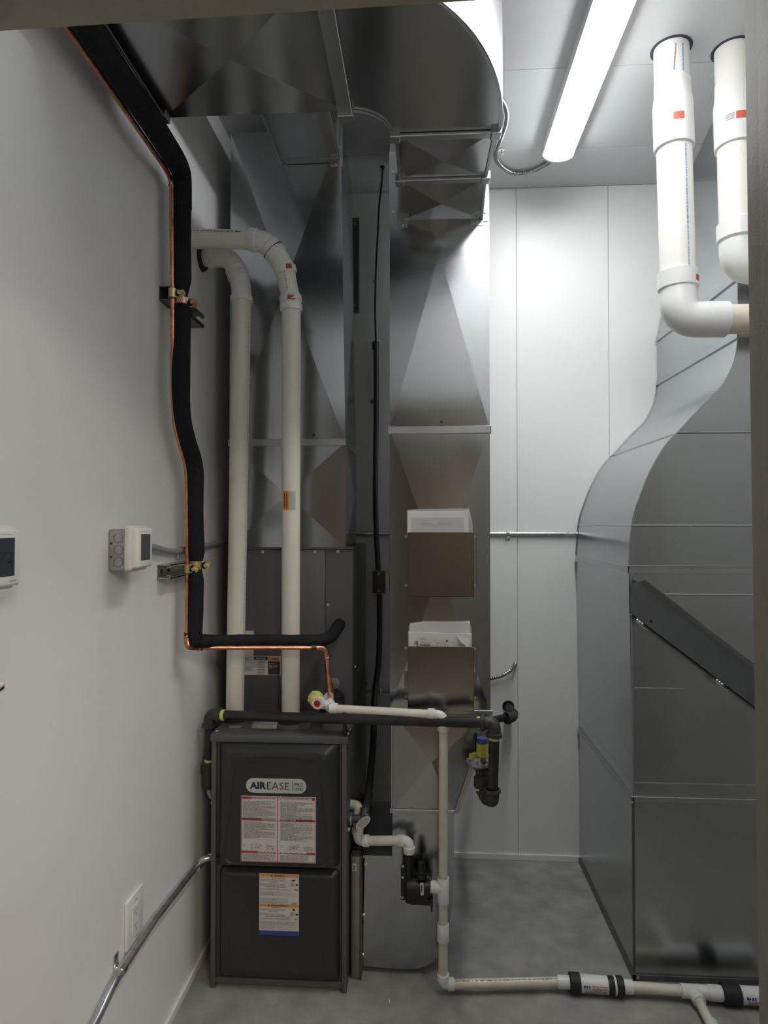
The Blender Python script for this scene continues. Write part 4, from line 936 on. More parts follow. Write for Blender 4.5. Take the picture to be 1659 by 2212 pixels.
bm = B(); tube(bm, [tc, tc.lerp(b1, .5), b1], [RD_+.004, RD_+.006, RD_+.0055], 18); new('tee_branch', bm, PVCW, t)
new('pipe', tube(B(), [b1+(tc-b1)*.2, b2], RD_, 18), PVCC, t)
bm = B(); q1, q2 = V((0.8715, 2.0516, 0.0260)), V((0.8669, 1.9620, 0.0220)); tube(bm, [q1, q1.lerp(q2, .1), q2], [RD_, RD_+.005, RD_+.005], 18); new('coupling', bm, PVCW, t)
bm = B(); pipeprint(bm, b1, b2, RD_, -.5, .01, .06, .12, (.006, .010), .006); new('print_marking', bm, INKG, t, smooth=False)

# ================================================================ furnace service conduit and the box behind
t = thing('service_conduit', 'dark flexible electric conduit from the wall box down to the furnace side', 'conduit', (-0.1794, 2.5000, 0.5270))
P = [(-0.2157, 3.0000, 2.3556), (-0.2135, 3.0000, 2.1217), (-0.2177, 3.0000, 1.8196), (-0.2177, 3.0000, 1.5615), (-0.2047, 3.0000, 1.3213)]
new('conduit', tube(B(), rpath(P, .2, 5), .0125, 14), FLEXD, t)
P = [(-0.1983, 3.0000, 1.2100), (-0.1982, 3.0000, 1.0049), (-0.2015, 2.9850, 0.8803), (-0.2187, 2.9300, 0.7673), (-0.2049, 2.7200, 0.6299), (-0.1961, 2.4200, 0.5759), (-0.1919, 2.2500, 0.5640), (-0.1939, 2.2000, 0.5591)]
new('conduit', tube(B(), rpath(P, .2, 5), [.0135]*len(rpath(P, .2, 5)), 14), FLEXD, t)
p = V((-0.1973, 2.1850, 0.5472)); bm = B(); 
bm = B(); cyl(bm, V((FX1, 2.185, p.z)), p, .0135, None, 14); cyl(bm, V((FX1, 2.185, p.z)), V((FX1+.008, 2.185, p.z)), .024, None, 18); cyl(bm, p+V((0, 0, -.008)), V(P[-1])+V((0, 0, .02)), .019, .016, 14); new('connector', bm, FLEXD, t)
bm = B(); e = [(math.cos(2*math.pi*k/24)*.030, math.sin(2*math.pi*k/24)*.0145) for k in range(24)]
ca, sa = math.cos(.75), math.sin(.75)
prism(bm, [p+V((u*ca-v_*sa, -.028, u*sa+v_*ca)) for u, v_ in e], (0, .016, 0)); 
new('elbow_cover', bm, ZINC, t)
bm = B(); prism(bm, [p+V((.75*(u*ca-v_*sa), -.0292, .75*(u*sa+v_*ca))) for u, v_ in e], (0, .003, 0)); new('elbow_plate', bm, mat('cover_plate', (.60, .60, .58), .2, 1), t)
bm = B(); cyl(bm, p+V((-.016, -.02, -.022)), p+V((-.016, -.026, -.022)), .006, None, 10); cyl(bm, V((FX1+.004, 2.16, p.z-.022)), V((FX1+.004, 2.155, p.z-.022)), .006, None, 10); cyl(bm, V((FX1+.008, 2.185, p.z)), V((FX1+.012, 2.185, p.z)), .021, None, 8); new('locknut', bm, ZINC, t)
bm = B(); q = V((-0.2156, 3.0000, 2.1088)); box(bm, (q.x-.026, 2.996, q.z-.006), (q.x+.014, DB, q.z+.006), .002); cyl(bm, (q.x-.02, 2.997, q.z), (q.x-.02, 2.990, q.z), .004, None, 8); new('strap', bm, GREYM, t)
bm = B(); q = V((-0.2179, 3.0000, 2.3708)); cyl(bm, q+V((0, 0, -.02)), q+V((0, 0, .012)), .0155, None, 14); cyl(bm, q+V((0, 0, .012)), q+V((0, 0, .02)), .012, .006, 14); new('conduit_end', bm, FLEXD, t)
t = thing('black_cable', 'thin black cable dropping from a ceiling hole in the gap between the two ducts', 'cable', (-0.1762, 2.8500, 3.1229))
P = [V((-0.1734, 2.8051, 3.1000)), V((-0.1712, 2.8019, 3.0900)), (-0.1845, 2.9500, 3.1054), (-0.2000, 2.9900, 3.0290), (-0.2096, 3.0050, 2.8619), (-0.2183, 3.0050, 2.6876), (-0.2204, 3.0050, 2.5135), (-0.2157, 3.0000, 2.3772)]
new('cable', tube(B(), rpath(P, .1, 5), .0042, 10), CABLE, t)
bm = B(); p = V((-0.1734, 2.8051, 3.1000)); cyl(bm, p+V((0, 0, -.002)), p+V((0, 0, .003)), .011, None, 14); new('hole', bm, BLACK, t)
bm = B(); p = V((-0.2205, 3.0050, 2.6724)); cyl(bm, p+V((0, .0, -.004)), p+V((0, 0, .004)), .0065, None, 10); new('clip', bm, GREYM, t)
a, b = V((-0.2282, 2.9700, 1.2195)), V((-0.1708, 2.9700, 1.3194)); t = thing('junction_box', 'small dark junction box on the back wall between the ducts', 'box', ((a.x+b.x)/2, DB, a.z))
new('body', box(B(), (a.x+.001, 2.972, a.z+.002), (b.x-.001, DB, b.z-.002), .004), mat('box_dark', (.10, .095, .09), .5, .5), t)
new('cover', box(B(), (a.x, 2.967, a.z), (b.x, 2.972, b.z), .0015), mat('cover_dark', (.13, .12, .11), .45, .6), t)
screw(((a.x+b.x)/2, 2.967, b.z-.012), t, .0035); screw(((a.x+b.x)/2, 2.967, a.z+.012), t, .0035)
a, b = V((-0.3275, 3.0100, 2.5302)), V((-0.2951, 3.0100, 2.9737)); t = thing('wall_bracket', 'upright dark metal strip fixed to the back wall beside the left duct', 'bracket', ((a.x+b.x)/2, DB, a.z))
bm = B(); box(bm, (a.x, 3.005, a.z), (b.x, DB, b.z), .001); box(bm, (b.x-.003, 2.99, a.z), (b.x, 3.006, b.z), .0008, 1); box(bm, (a.x, 2.99, a.z), (a.x+.003, 3.006, b.z), .0008, 1); new('channel', bm, GREYM, t, smooth=False)
for z in (a.z+.03, b.z-.03): screw(((a.x+b.x)/2-.003, 3.005, z), t, .006)

# armoured cable on the back wall behind the middle duct
t = thing('armored_cable', 'ribbed metal cable ending in the back wall right of the middle duct', 'cable', (0.3727, 2.9900, 0.8531))
P = rpath([(-0.2848, 2.9850, 0.7646), (-0.2005, 2.9700, 0.7718), (-0.1123, 2.9900, 0.7659), (0.0788, 3.0000, 0.7747), (0.2689, 3.0000, 0.8198), (0.3152, 3.0000, 0.8289), (0.3685, 2.9900, 0.8467), (0.4055, 2.9850, 0.8756), (0.4222, 3.0000, 0.8956), (0.4256, 3.0240, 0.8926)], .04, 5)
pp, rr = ribbed(P, .0098, .0105, .0028)
new('conduit', tube(B(), pp, rr, 10), ARMOR, t)
p = V((-0.1923, 2.9750, 0.7707)); bm = B(); box(bm, p+V((-.006, -.012, -.012)), p+V((.006, .045, .014)), .002); new('strap', bm, ZINC, t)

# small ribbed connector on the furnace's left side
p = V((-0.7309, 2.2000, 0.6001)); t = thing('flex_connector', 'small ribbed metal connector on the left side of the furnace', 'connector', p)
pp, rr = ribbed(rpath([(FX0-.002, 2.2, p.z-.004), (FX0-.016, 2.2, p.z), (FX0-.028, 2.205, p.z+.012), (FX0-.032, 2.22, p.z+.04)], .02, 6), .011, .006, .002)
new('ribbed_tube', tube(B(), pp, rr, 12), ARMOR, t)
screw((FX0-.012, 2.192, p.z-.014), t, .006)
# ================================================================ thin conduit round the left and back walls
t = thing('wall_conduit', 'thin galvanized conduit running level along the back wall', 'conduit', (0, DB, 1.4933))
ze = 1.4912
new('conduit', tube(B(), [(XL+.04, DB-.012, ze), (XR-.004, DB-.012, ze)], .0092, 14), EMT, t)
p = V((0.3920, DB, ze)); bm = B(); box(bm, p+V((-.008, -.024, -.010)), p+V((.008, 0, .011)), .004); box(bm, p+V((-.010, -.004, -.032)), p+V((.010, 0, -.008)), .002); cyl(bm, p+V((0, -.002, -.022)), p+V((0, -.008, -.022)), .006, None, 8); new('strap', bm, ZINC, t)
t = thing('thermostat_cable', 'grey sheathed conduit from the thermostat box along the left wall', 'conduit', (-0.7650, 1.9745, 1.4537))
P = [(-0.7620, 1.7038, 1.4802), (-0.7620, 1.8002, 1.4716), (-0.7620, 1.8662, 1.4610), (-0.7620, 1.9518, 1.4518), (-0.7620, 2.0452, 1.4536), (-0.7650, 2.2307, 1.4605), (-0.7680, 2.5526, 1.4697), (XL+.013, DB-.05, ze), (XL+.03, DB-.014, ze), (XL+.06, DB-.012, ze)]
new('conduit', tube(B(), rpath(P, .05, 5), .0092, 14), GREYC, t)
p0, p1 = V((-0.7620, 2.0092, 1.4537)), V((-0.7620, 2.0699, 1.4541)); bm = B(); cyl(bm, p0, p0.lerp(p1, .45), .0115, None, 14); new('red_bushing', bm, mat('red_orange', (.55, .12, .07), .5), t)
bm = B(); cyl(bm, p0.lerp(p1, .45), p1, .0125, None, 14); box(bm, p0+V((-.016, .0, -.028)), p0+V((-.008, .012, 0)), .002); new('connector', bm, ZINC, t)
# conduit low on the left wall
t = thing('floor_conduit', 'galvanized conduit sloping along the bottom of the left wall to the furnace', 'conduit', (-0.7640, 1.8139, 0.4316))
P = [V((-0.7640, 1.4876, 0.3732))+V((0, -.35, -.02)), (-0.7640, 1.4876, 0.3732), (-0.7640, 1.5800, 0.4045), (-0.7640, 1.8142, 0.4119), (-0.7640, 1.9574, 0.4006), (-0.7640, 2.1333, 0.3859), (-0.7620, 2.1812, 0.3824), (-0.7450, 2.1781, 0.4001), (FX0-.002, 2.1781+.02, 0.4001)]
new('conduit', tube(B(), rpath(P, .04, 5), .0115, 16), EMT, t)
p = V(P[-1]); bm = B(); cyl(bm, p+V((-.026, -.004, 0)), p, .0145, None, 16); new('connector', bm, ZINC, t)
p = V(P[-3]); bm = B(); cyl(bm, p+V((0, -.02, -.004)), p+V((.004, .01, .002)), .0145, None, 16); cyl(bm, p+V((-.01, -.012, .004)), p+V((-.014, -.012, .006)), .005, None, 8); new('coupling', bm, EMT, t)
p = V((-0.7640, 1.6220, 0.4054)); d = (V((-0.7640, 1.8142, 0.4119))-V((-0.7640, 1.5800, 0.4045))).normalized()
bm = B(); tube(bm, [p-d*.010, p+d*.010], .0135, 16); box(bm, p+V((-.016, -.012, .008)), p+V((-.012, .012, .042)), .003); box(bm, p+V((-.016, -.012, .0)), p+V((.004, .012, .014)), .003); new('strap', bm, ZINC, t)

# ================================================================ thermostats and outlet on the left wall
def thermostat(y0, y1, zc, xw, hz, parent_label, boxed, back=0):
    """body faces +x; y0 near edge, y1 far edge; hz half height; xw where the back sits"""
    t = thing('thermostat', parent_label, 'thermostat', (xw, (y0+y1)/2, zc), 'thermostats on the left wall')
    yc = (y0+y1)/2; hw = (y1-y0)/2
    bm = B(); box(bm, (xw-back, yc-hw-.006, zc-hz-.006), (xw+.020, yc+hw+.006, zc+hz+.006), .007, 3); new('back_plate', bm, WPLAS2, t)
    bm = B(); box(bm, (xw+.012, yc-hw, zc-hz), (xw+.034, yc+hw, zc+hz), .006, 3); new('face', bm, WPLAS, t)
    xf = xw+.034
    bm = B(); box(bm, (xf-.002, yc-hw*.60, zc-hz*.64), (xf+.0004, yc+hw*.64, zc+hz*.68), .0003, 1); sc = new('screen', bm, SCREEN if not boxed else SCREEN2, t, smooth=False)
    xd, yd = (0, 1, 0), (0, 0, 1)
    text('honeywell', t, INKG, (xf, yc-hw*.38, zc+hz*.79), xd, yd, hw*.50, hz*.045, 0, name='brand_lettering')
    text('home', t, INKP, (xf, yc+hw*.15, zc+hz*.79), xd, yd, hw*.30, hz*.045, 0, name='brand_lettering')
    bm = B(); dashes(bm, (xf, yc+hw*.36, zc-hz*.82), xd, yd, hw*.42, 1, .003, hz*.035, .95, .006); new('fine_print', bm, INKP, t, smooth=False)
    if not boxed:
        text('72', sc, INK, (xf+.0004, yc-hw*.15, zc-hz*.17), xd, yd, hw*.68, hz*.38, -.01, name='digits', lift=.0005)
    return t
zb_ = 1.4728
yb0 = 1.5677
t = thing('electrical_box', 'grey steel junction box mounted on the left wall behind the far thermostat', 'box', (XL, yb0+.05, zb_))
bm = B(); box(bm, (XL, yb0, zb_-.052), (XL+.044, yb0+.102, zb_+.052), .006, 3); new('body', bm, BOXM, t)
for k, dz in enumerate((.030, .0, -.030)):
    bm = B(); c = V((XL+.0265, yb0, zb_+dz))
    pts = [c+V((.0125*math.cos(2*math.pi*j/20), -.0003, .0125*math.sin(2*math.pi*j/20))) for j in range(21)]
    for a, b in zip(pts, pts[1:]):
        ra, rb = (a-c)*.86+c, (b-c)*.86+c
        prism(bm, [a, b, V((rb.x, a.y, rb.z)), V((ra.x, a.y, ra.z))], (0, -.0008, 0))
    new('knockout', bm, mat('knockout_steel', (.27, .275, .28), .45, .9), t, smooth=False)
for dz in (.017, -.017):
    bm = B(); c = V((XL+.008, yb0, zb_+dz)); cyl(bm, c+V((0, -.0006, 0)), c+V((0, .002, 0)), .003, None, 12); new('screw_hole', bm, BLACK, t)
bm = B(); box(bm, (XL+.0445, yb0-.004, zb_-.055), (XL+.0505, yb0+.106, zb_+.055), .002); new('cover_plate', bm, WPLAS2, t)
yt0, yt1 = 1.5467, 1.6339
thermostat(yt0, yt1, 1.4787, XL+.052, .0495, 'white thermostat with blank dark screen mounted on a grey steel box', True)
y1_ = 1.1182
thermostat(y1_-.098, y1_, 1.4800, XL+.030, .0505, 'white thermostat with dark blue screen cut by the left picture edge', False, .0295)
# outlet
ya, yb_ = 1.6704, 1.7716; zt_, zb2 = 0.5437, 0.4158
t = thing('wall_outlet', 'white double electrical outlet low on the left wall', 'outlet', (XL, (ya+yb_)/2, (zt_+zb2)/2))
bm = B(); box(bm, (XL, ya, zb2), (XL+.008, yb_, zt_), .0035, 2); new('cover_plate', bm, WPLAS, t)
yc = (ya+yb_)/2; zc = (zt_+zb2)/2; hh_ = (zt_-zb2)/2
bm = B(); box(bm, (XL+.006, yc-.021, zc-.036), (XL+.0095, yc+.021, zc+.036), .001, 1); rec = new('receptacle', bm, WPLAS, t)
for s in (1, -1):
    for yy in (-.0065, .0065):
        bm = B(); c = V((XL+.0095, yc+yy, zc+s*.019)); box(bm, c+V((-.001, -.0013, -.0045)), c+V((.0003, .0013, .0045))); new('slot', bm, INKG, rec, smooth=False)
    bm = B(); c = V((XL+.0095, yc, zc+s*.019-.010)); cyl(bm, c, c+V((.0003, 0, 0)), .003, None, 10); new('ground_hole', bm, INKG, rec)
for s in (1, -1): screw((XL+.008, yc, zc+s*.048), t, .0028, (1, 0, 0))
# white leaflet corner at the left edge of the picture
p = V((-0.7000, 1.0537, 1.2726)); t = thing('leaflet_holder', 'white corner of a leaflet holder at the left picture edge below the thermostat', 'leaflet holder', (XL, p.y-.08, p.z-.02))
bm = B(); prism(bm, [(XL, p.y-.20, p.z+.045), (XL+.080, p.y, p.z), (XL+.080, p.y-.22, p.z-.055), (XL, p.y-.24, p.z-.03)], (0, -.0, -.003)); new('sheet', bm, mat('lilac_white', (.66, .64, .68), .5), t, smooth=False)
bm = B(); prism(bm, [(XL+.079, p.y, p.z-.003), (XL+.079, p.y-.22, p.z-.058), (XL+.079, p.y-.22, p.z-.066), (XL+.079, p.y, p.z-.011)], (-.003, 0, 0)); prism(bm, [(XL, p.y-.1, p.z+.005), (XL+.079, p.y, p.z-.006), (XL+.079, p.y-.22, p.z-.06), (XL, p.y-.24, p.z-.05)], (0, 0, -.003)); new('edge', bm, mat('holder_grey', (.30, .29, .30), .5), t, smooth=False)

# ================================================================ document pockets and what is in them
def pocket(l, r_, tpx, bpx, label, yfr):
    a, b = l, r_
    t = thing('document_pocket', label, 'document pocket', ((a+b)/2, DD, bpx), 'sheet metal pockets on the middle duct')
    th = .0012
    new('front_panel', box(B(), (a, yfr, bpx), (b, yfr+th, tpx), .0005, 1), POCK, t, smooth=False)
    bm = B(); box(bm, (a, yfr, bpx), (a+th, DD-.004, tpx)); box(bm, (b-th, yfr, bpx), (b, DD-.004, tpx)); box(bm, (a, yfr, bpx), (b, DD-.004, bpx+th)); new('sides', bm, POCK, t, smooth=False)
    for s, x in ((-1, a), (1, b)):
        bm = B(); x2 = x+s*.014
        prism(bm, [(x, DD-.0045, bpx+.018), (x2, DD-.0045, bpx+.026), (x2, DD-.0045, tpx-.006), (x2-s*.004, DD-.0045, tpx-.001), (x, DD-.0045, tpx-.0)], (0, .0012, 0)); new('mounting_flange', bm, POCK, t, smooth=False)
        for z in (tpx-.016, bpx+.032): screw((x+s*.0072, DD-.0045, z), t, .0045)
    return t
POCK = galvanized('pocket_sheet', (.30, .30, .29), .18)
YP = DD-.058
A0, A1, AT, AB = -0.0491, 0.1720, 1.5090, 1.2936
pocket(A0, A1, AT, AB, 'upper sheet metal pocket on the middle duct holding a white carton', YP)
C0, C1, CT, CB_ = -0.0493, 0.1711, 1.1267, 0.9127
pocket(C0, C1, CT, CB_, 'lower sheet metal pocket on the middle duct holding loose manuals', YP)
# carton in a clear bag
k0, k1, kt = -0.0523, 0.1544, 1.5805
t = thing('carton', 'white carton in a clear bag standing in the upper pocket', 'carton', ((k0+k1)/2, DD-.03, AB+.004))
bm = B(); box(bm, (k0+.003, YP+.006, AB+.004), (k1, DD-.012, kt), .0012, 1); new('box', bm, PAPER, t, smooth=False)
bm = B(); patch(bm, (k0+.014, YP+.006, AT-.02), (1, 0, 0), (0, 0, 1), (k1-k0)*.86, kt-AT-.002); gp = new('printed_panel', bm, PAPER2, t, smooth=False)
bm = B(); 
for r0 in (0, 1, 2, 3):
    zz_ = kt-.032-.0055*r0
    dashes(bm, (k0+.046, YP+.0055, zz_), (1, 0, 0), (0, 0, 1), .05 if r0 else .055, 1, .004, .0022, .97, .01)
    if r0: dashes(bm, (k0+.104, YP+.0055, zz_), (1, 0, 0), (0, 0, 1), .05, 1, .004, .0022, .97, .01)
new('fine_print', bm, INKG, gp, smooth=False)
bm = B(); kx = k1+.001
prism(bm, [(k0, YP+.003, AT-.01), (k0, YP+.003, kt+.004), (k1+.002, YP+.003, kt+.006), (kx+.012, YP+.003, kt-.04), (kx+.013, YP+.003, AT-.002)], (0, .0004, 0))
quad(bm, (k1-.01, YP+.004, kt+.006), (k1+.002, YP+.02, kt+.016), (kx+.010, YP+.03, kt-.03), (kx+.012, YP+.004, kt-.04))
quad(bm, (k0, YP+.004, kt+.003), (k0+.03, YP+.03, kt+.008), (k1-.02, YP+.03, kt+.010), (k1, YP+.004, kt+.006))
new('clear_bag', bm, PLASTIC, t, smooth=False)
# manuals in the lower pocket
m0, m1 = -0.0497, 0.1666
def sheet(name, label, pts, y, th, m, tilt=0.0, grp=None):
    t = thing(name, label, 'paper', ((pts[0][0]+pts[1][0])/2, y, CB_+.004), grp)
    bm = B(); prism(bm, [(x, y+tilt*(z-CT), z) for x, z in pts], (0, th, 0)); s = new('pages', bm, m, t, smooth=False); return t, s
t, s = sheet('manual', 'stack of white manuals at the back of the lower pocket', [(m0+.004, CB_+.004), (m1-.004, CB_+.004), (m1-.006, CT+1.1838-1.1060), (m0+.052, CT+1.1822-1.1060), (m0+.006, CT+1.1757-1.1060)], DD-.022, .014, PAPER)
bm = B(); zt = CT+.074
prism(bm, [(m0+.004, DD-.026, CT-.02), (m0+.002, DD-.026, zt-.012), (m0+.012, DD-.026, zt-.004), (m0+.048, DD-.026, zt-.003), (m0+.050, DD-.026, zt+.007), (m1-.012, DD-.026, zt+.002), (m1-.002, DD-.026, zt-.012), (m1+.003, DD-.026, CT-.02)], (0, .0005, 0)); new('clear_bag', bm, PLASTIC, t, smooth=False)
t, s = sheet('manual', 'middle white manual with curled pages in the lower pocket', [(m0+.002, CB_+.004), (m1, CB_+.004), (m1-.002, CT+.040), (m0+.001, CT+.044)], DD-.036, .009, PAPER)
bm = B()
for k in range(4):
    y = DD-.040-.002*k; zz_ = CT+.034-.006*k
    prism(bm, [(m1-.050+.004*k, y, zz_+.004), (m1-.004-.002*k, y-.006, zz_-.010), (m1-.010-.002*k, y-.006, zz_-.018), (m1-.055+.004*k, y, zz_+.001)], (0, .0008, 0))
new('curled_page', bm, PAPER, t, smooth=False)
bm = B(); prism(bm, [(m0+.0015, DD-.0375, CT-.01), (m0+.004, DD-.0375, CT-.01), (m0+.004, DD-.0375, CT+.041), (m0+.0015, DD-.0375, CT+.042)], (0, .001, 0)); new('spine', bm, PAPER2, t, smooth=False)
bm = B(); dashes(bm, (m0+.022, DD-.0362, CT+.010), (1, 0, 0), (0, 0, 1), .025, 2, .006, .003, .95, .01); new('fine_print', bm, INKG, s, smooth=False)
t, s = sheet('booklet', 'front booklet with printed cover in the lower pocket', [(m0+.034, CB_+.02), (m0+.140, CB_+.02), (m0+.139, CT+.026), (m0+.035, CT+.031)], DD-.046, .0012, mat('cover_paper', (.70, .68, .65), .6))
o = V((m0+.034, DD-.046, CT)); xd, yd = (1, 0, -.03), (.03, 0, 1)
text('Honeywell', s, INK, o+V((.006, 0, .0215)), xd, yd, .020, .0040, .02)
text('Home', s, INKP, o+V((.027, 0, .021)), xd, yd, .011, .0036, 0)
text('T6 and T6 Pro', s, INKG, o+V((.007, 0, .0125)), xd, yd, .036, .0036, 0)
text('Smart Thermostat', s, INKG, o+V((.007, 0, .0070)), xd, yd, .037, .0036, 0)
text('2012', s, INKP, o+V((.048, 0, .0175)), xd, yd, .016, .0042, 0)
bm = B(); dashes(bm, o+V((.007, 0, .002)), xd, yd, .037, 1, .004, .0028, .95, .008); patch(bm, o+V((.094, 0, .0145)), xd, yd, .006, .006); new('fine_print', bm, INK, s, smooth=False)
bm = B(); q = o+V((.064, -.0002, 0))
for (u0, v0, u1, v1) in ((0, .0115, .028, .0123), (0, -.004, .0008, .012), (.0272, -.004, .028, .012)): patch(bm, q+V((u0, 0, v0)), (1, 0, 0), (0, 0, 1), u1-u0, v1-v0)
new('outline_drawing', bm, INKG, s, smooth=False)

# ================================================================ large duct on the right
GX1 = 1.40; GB = 3.018
fr = [(0.7023, 2.2600, 1.3805), (0.7040, 2.2600, 1.4042), (0.7108, 2.2600, 1.5068), (0.7221, 2.2600, 1.5716), (0.7410, 2.2600, 1.6269), (0.7725, 2.2600, 1.7075), (0.8241, 2.2600, 1.7990), (0.8754, 2.2600, 1.8556), (0.9529, 2.2600, 1.9402), (1.0147, 2.2600, 2.0027), (1.0535, 2.2600, 2.0764), (1.0678, 2.2600, 2.1346), (1.0713, 2.2600, 2.1789)]
def smooth_line(pts, n=5):
    P = [V(p) for p in pts]; out = []
    for i in range(len(P)-1):
        a, b, c, d = P[max(0, i-1)], P[i], P[i+1], P[min(len(P)-1, i+2)]
        for k in range(n):
            s = k/n; out.append(.5*((2*b)+(c-a)*s+(2*a-5*b+4*c-d)*s*s+(3*b-a-3*c+d)*s**3))
    out.append(P[-1]); return out
SC = [(p.x, p.z) for p in smooth_line(fr)]
t = thing('large_duct', 'large galvanized duct with an S shaped side at the right of the picture', 'duct', (1.0, 2.6, 0))
GD = t
zl = 0.6047; zu = 1.3811
GALVR = galvanized('large_duct_sheet', (.47, .49, .50), .25)
new('section', section(B(), XR, GX1, DG, GB, .004, zl, .005), GALVR, t, smooth=False)
xm = SC[0][0]
new('section', section(B(), XR, GX1, DG, GB, zl, zu, .005, xm, GX1), GALVR, t, smooth=False)
# S-shaped part: curved left cheek, flat front and back
bm = B(); n = len(SC); f = [bm.verts.new((x, DG, z)) for x, z in SC]; b = [bm.verts.new((x, GB, z)) for x, z in SC]
fr_ = [bm.verts.new((GX1+(x-SC[0][0])*.0, DG, z)) for x, z in SC]; br_ = [bm.verts.new((GX1, GB, z)) for x, z in SC]
for i in range(n-1): bm.faces.new((f[i], f[i+1], b[i+1], b[i]))
sk = new('curved_cheek', bm, GALVR, t)
bm = B(); f = [bm.verts.new((x, DG+.0005, z)) for x, z in SC]; g_ = [bm.verts.new((GX1, DG+.0005, z)) for x, z in SC]
for i in range(n-1): bm.faces.new((f[i], g_[i], g_[i+1], f[i+1]))
new('front_panel', bm, GALVR, t, smooth=False)
bm = B()
for i in range(n-1): quad(bm, (GX1, DG, SC[i][1]), (GX1, GB, SC[i][1]), (GX1, GB, SC[i+1][1]), (GX1, DG, SC[i+1][1]))
for i in range(n-1): quad(bm, (SC[i][0], GB, SC[i][1]), (GX1, GB, SC[i][1]), (GX1, GB, SC[i+1][1]), (SC[i+1][0], GB, SC[i+1][1]))
new('rear_panel', bm, GALVR, t, smooth=False)
# turned lip along both edges of the curved cheek
for y, s in ((DG, -1), (GB, 1)):
    bm = B()
    for i in range(n-1):
        (xa, za), (xb, zb__) = SC[i], SC[i+1]; d = V((xb-xa, 0, zb__-za)).normalized(); nn = V((-d.z, 0, d.x))*.004
        prism(bm, [(xa-.0, y, za), (xb, y, zb__), (xb+nn.x, y, zb__+nn.z), (xa+nn.x, y, za+nn.z)], (0, s*.004, 0))
    new('edge_lip', bm, GALVD, t, smooth=False)
# straight piece, flanges and the twisted piece up to the ceiling
zs, zf1 = SC[-1][1], 2.3815
xs2 = SC[-1][0]
new('section', section(B(), xs2, GX1, DG, GB, zs, zf1, .003), GALVR, t, smooth=False)
bm = B()
a = V((xs2, DG, zf1)); b = V((xs2, GB, zf1)); c = V((1.2019, GB, 3.098)); d = V((1.1298-.05, DG, 3.098))
quad(bm, a, b, d, d) if False else None
va, vb, vc, vd = [bm.verts.new(p) for p in (a, b, c, d)]; bm.faces.new((va, vd, vc)); bm.faces.new((va, vc, vb))
e_, g2, h_2, i_ = [bm.verts.new(p) for p in ((GX1, DG, zf1), (GX1, DG, 3.098), (GX1, GB, 3.098), (GX1, GB, zf1))]
bm.faces.new((va, e_, g2, vd)); bm.faces.new((e_, i_, h_2, g2)); bm.faces.new((vb, vc, h_2, i_)); bm.faces.new((vd, g2, h_2, vc)); bm.faces.new((va, vb, i_, e_))
new('twisted_section', bm, GALVR, t, smooth=False)
def gflange(z, xl, hz=.012, th=.004, lip=True):
    bm = B(); box(bm, (xl-th, DG-th, z-hz), (xl, GB, z+hz), .0008, 1); box(bm, (xl-th, DG-th, z-hz), (GX1, DG, z+hz), .0008, 1)
    if lip: box(bm, (xl-th-.004, DG-th-.004, z-hz-.003), (xl, GB, z-hz+.001), .0008, 1); box(bm, (xl-th-.003, DG-th-.004, z+hz-.001), (GX1, DG, z+hz+.003), .0008, 1)
    return new('flange', bm, GALVD, t, smooth=False)
gflange(zf1, xs2); gflange(zs, xs2, .009)
gflange(zu, SC[0][0], .012); gflange(zl, XR, .008)
def bead(z, xl, rr_=.0035, front=True, side=True):
    bm = B()
    if side: cyl(bm, (xl, DG, z), (xl, GB, z), rr_, None, 8)
    if front: cyl(bm, (xl, DG, z), (GX1, DG, z), rr_, None, 8)
    new('bead', bm, GALVR, t)
def xs_at(z):
    for (xa, za), (xb, zb__) in zip(SC, SC[1:]):
        if za <= z <= zb__: return xa+(xb-xa)*(z-za)/max(1e-6, zb__-za)
    return XR
for z in (1.5321, 1.8483): bead(z, xs_at(z)-.0005, .004)
bead(1.2979, XR+.0, .0038); bead(0.9800, XR+.0, .0028); bead(0.6606, XR+.0, .0022); bead(.45, XR, .0016, front=False)
bm = B(); box(bm, (XR-.004, DG-.004, zl), (XR+.004, DG+.004, zu-.012), .001, 1); new('corner_seam', bm, GALVD, t, smooth=False)
bm = B(); box(bm, (XR-.004, DG-.004, .004), (XR+.004, DG+.004, zl), .001, 1); box(bm, (XR-.006, DG-.006, 0), (XR+.004, GB, .022), .001, 1); box(bm, (XR-.006, DG-.006, 0), (GX1, DG, .020), .001, 1); new('base_angle', bm, GREYM, t, smooth=False)
for p in ((0.7201, 2.2520, 0.0134),): screw(p, t, .004)
# diagonal steel brace standing against the front of the large duct
u0, u1 = V((0.7274, 2.2150, 1.3452)), V((1.0668, 2.2150, 1.0785)); l0, l1 = V((0.6995, 2.2150, 1.2309)), V((1.0656, 2.2150, 0.9507))
dx = (u1-u0).normalized(); far = .30
u1 = u0+dx*(.62); dl = (l1-l0).normalized(); l1 = l0+dl*.64
t = thing('diagonal_brace', 'wide dark steel channel slanting across the front of the large right duct', 'brace', ((u0.x+u1.x)/2, 2.23, u1.z))
uL = u0+(l0-u0)*.08+V((-.028, 0, .0)); 
bm = B(); prism(bm, [u0, u1, l1, l0, V((l0.x, l0.y, u0.z-.010)), V((l0.x+.012, l0.y, u0.z))], (0, .003, 0)); new('web', bm, BRACE, t, smooth=False)
nrm = V((-dx.z, 0, dx.x)) if dx.x > 0 else V((dx.z, 0, -dx.x))
bm = B(); prism(bm, [u0, u1, u1+nrm*.014+V((0, -.020, 0)), u0+nrm*.014+V((0, -.020, 0))], V(nrm)*-.003); prism(bm, [u0, u1, u1+V((0, .040, 0)), u0+V((0, .040, 0))], V(nrm)*-.003); new('upper_flange', bm, GALVD, t, smooth=False)
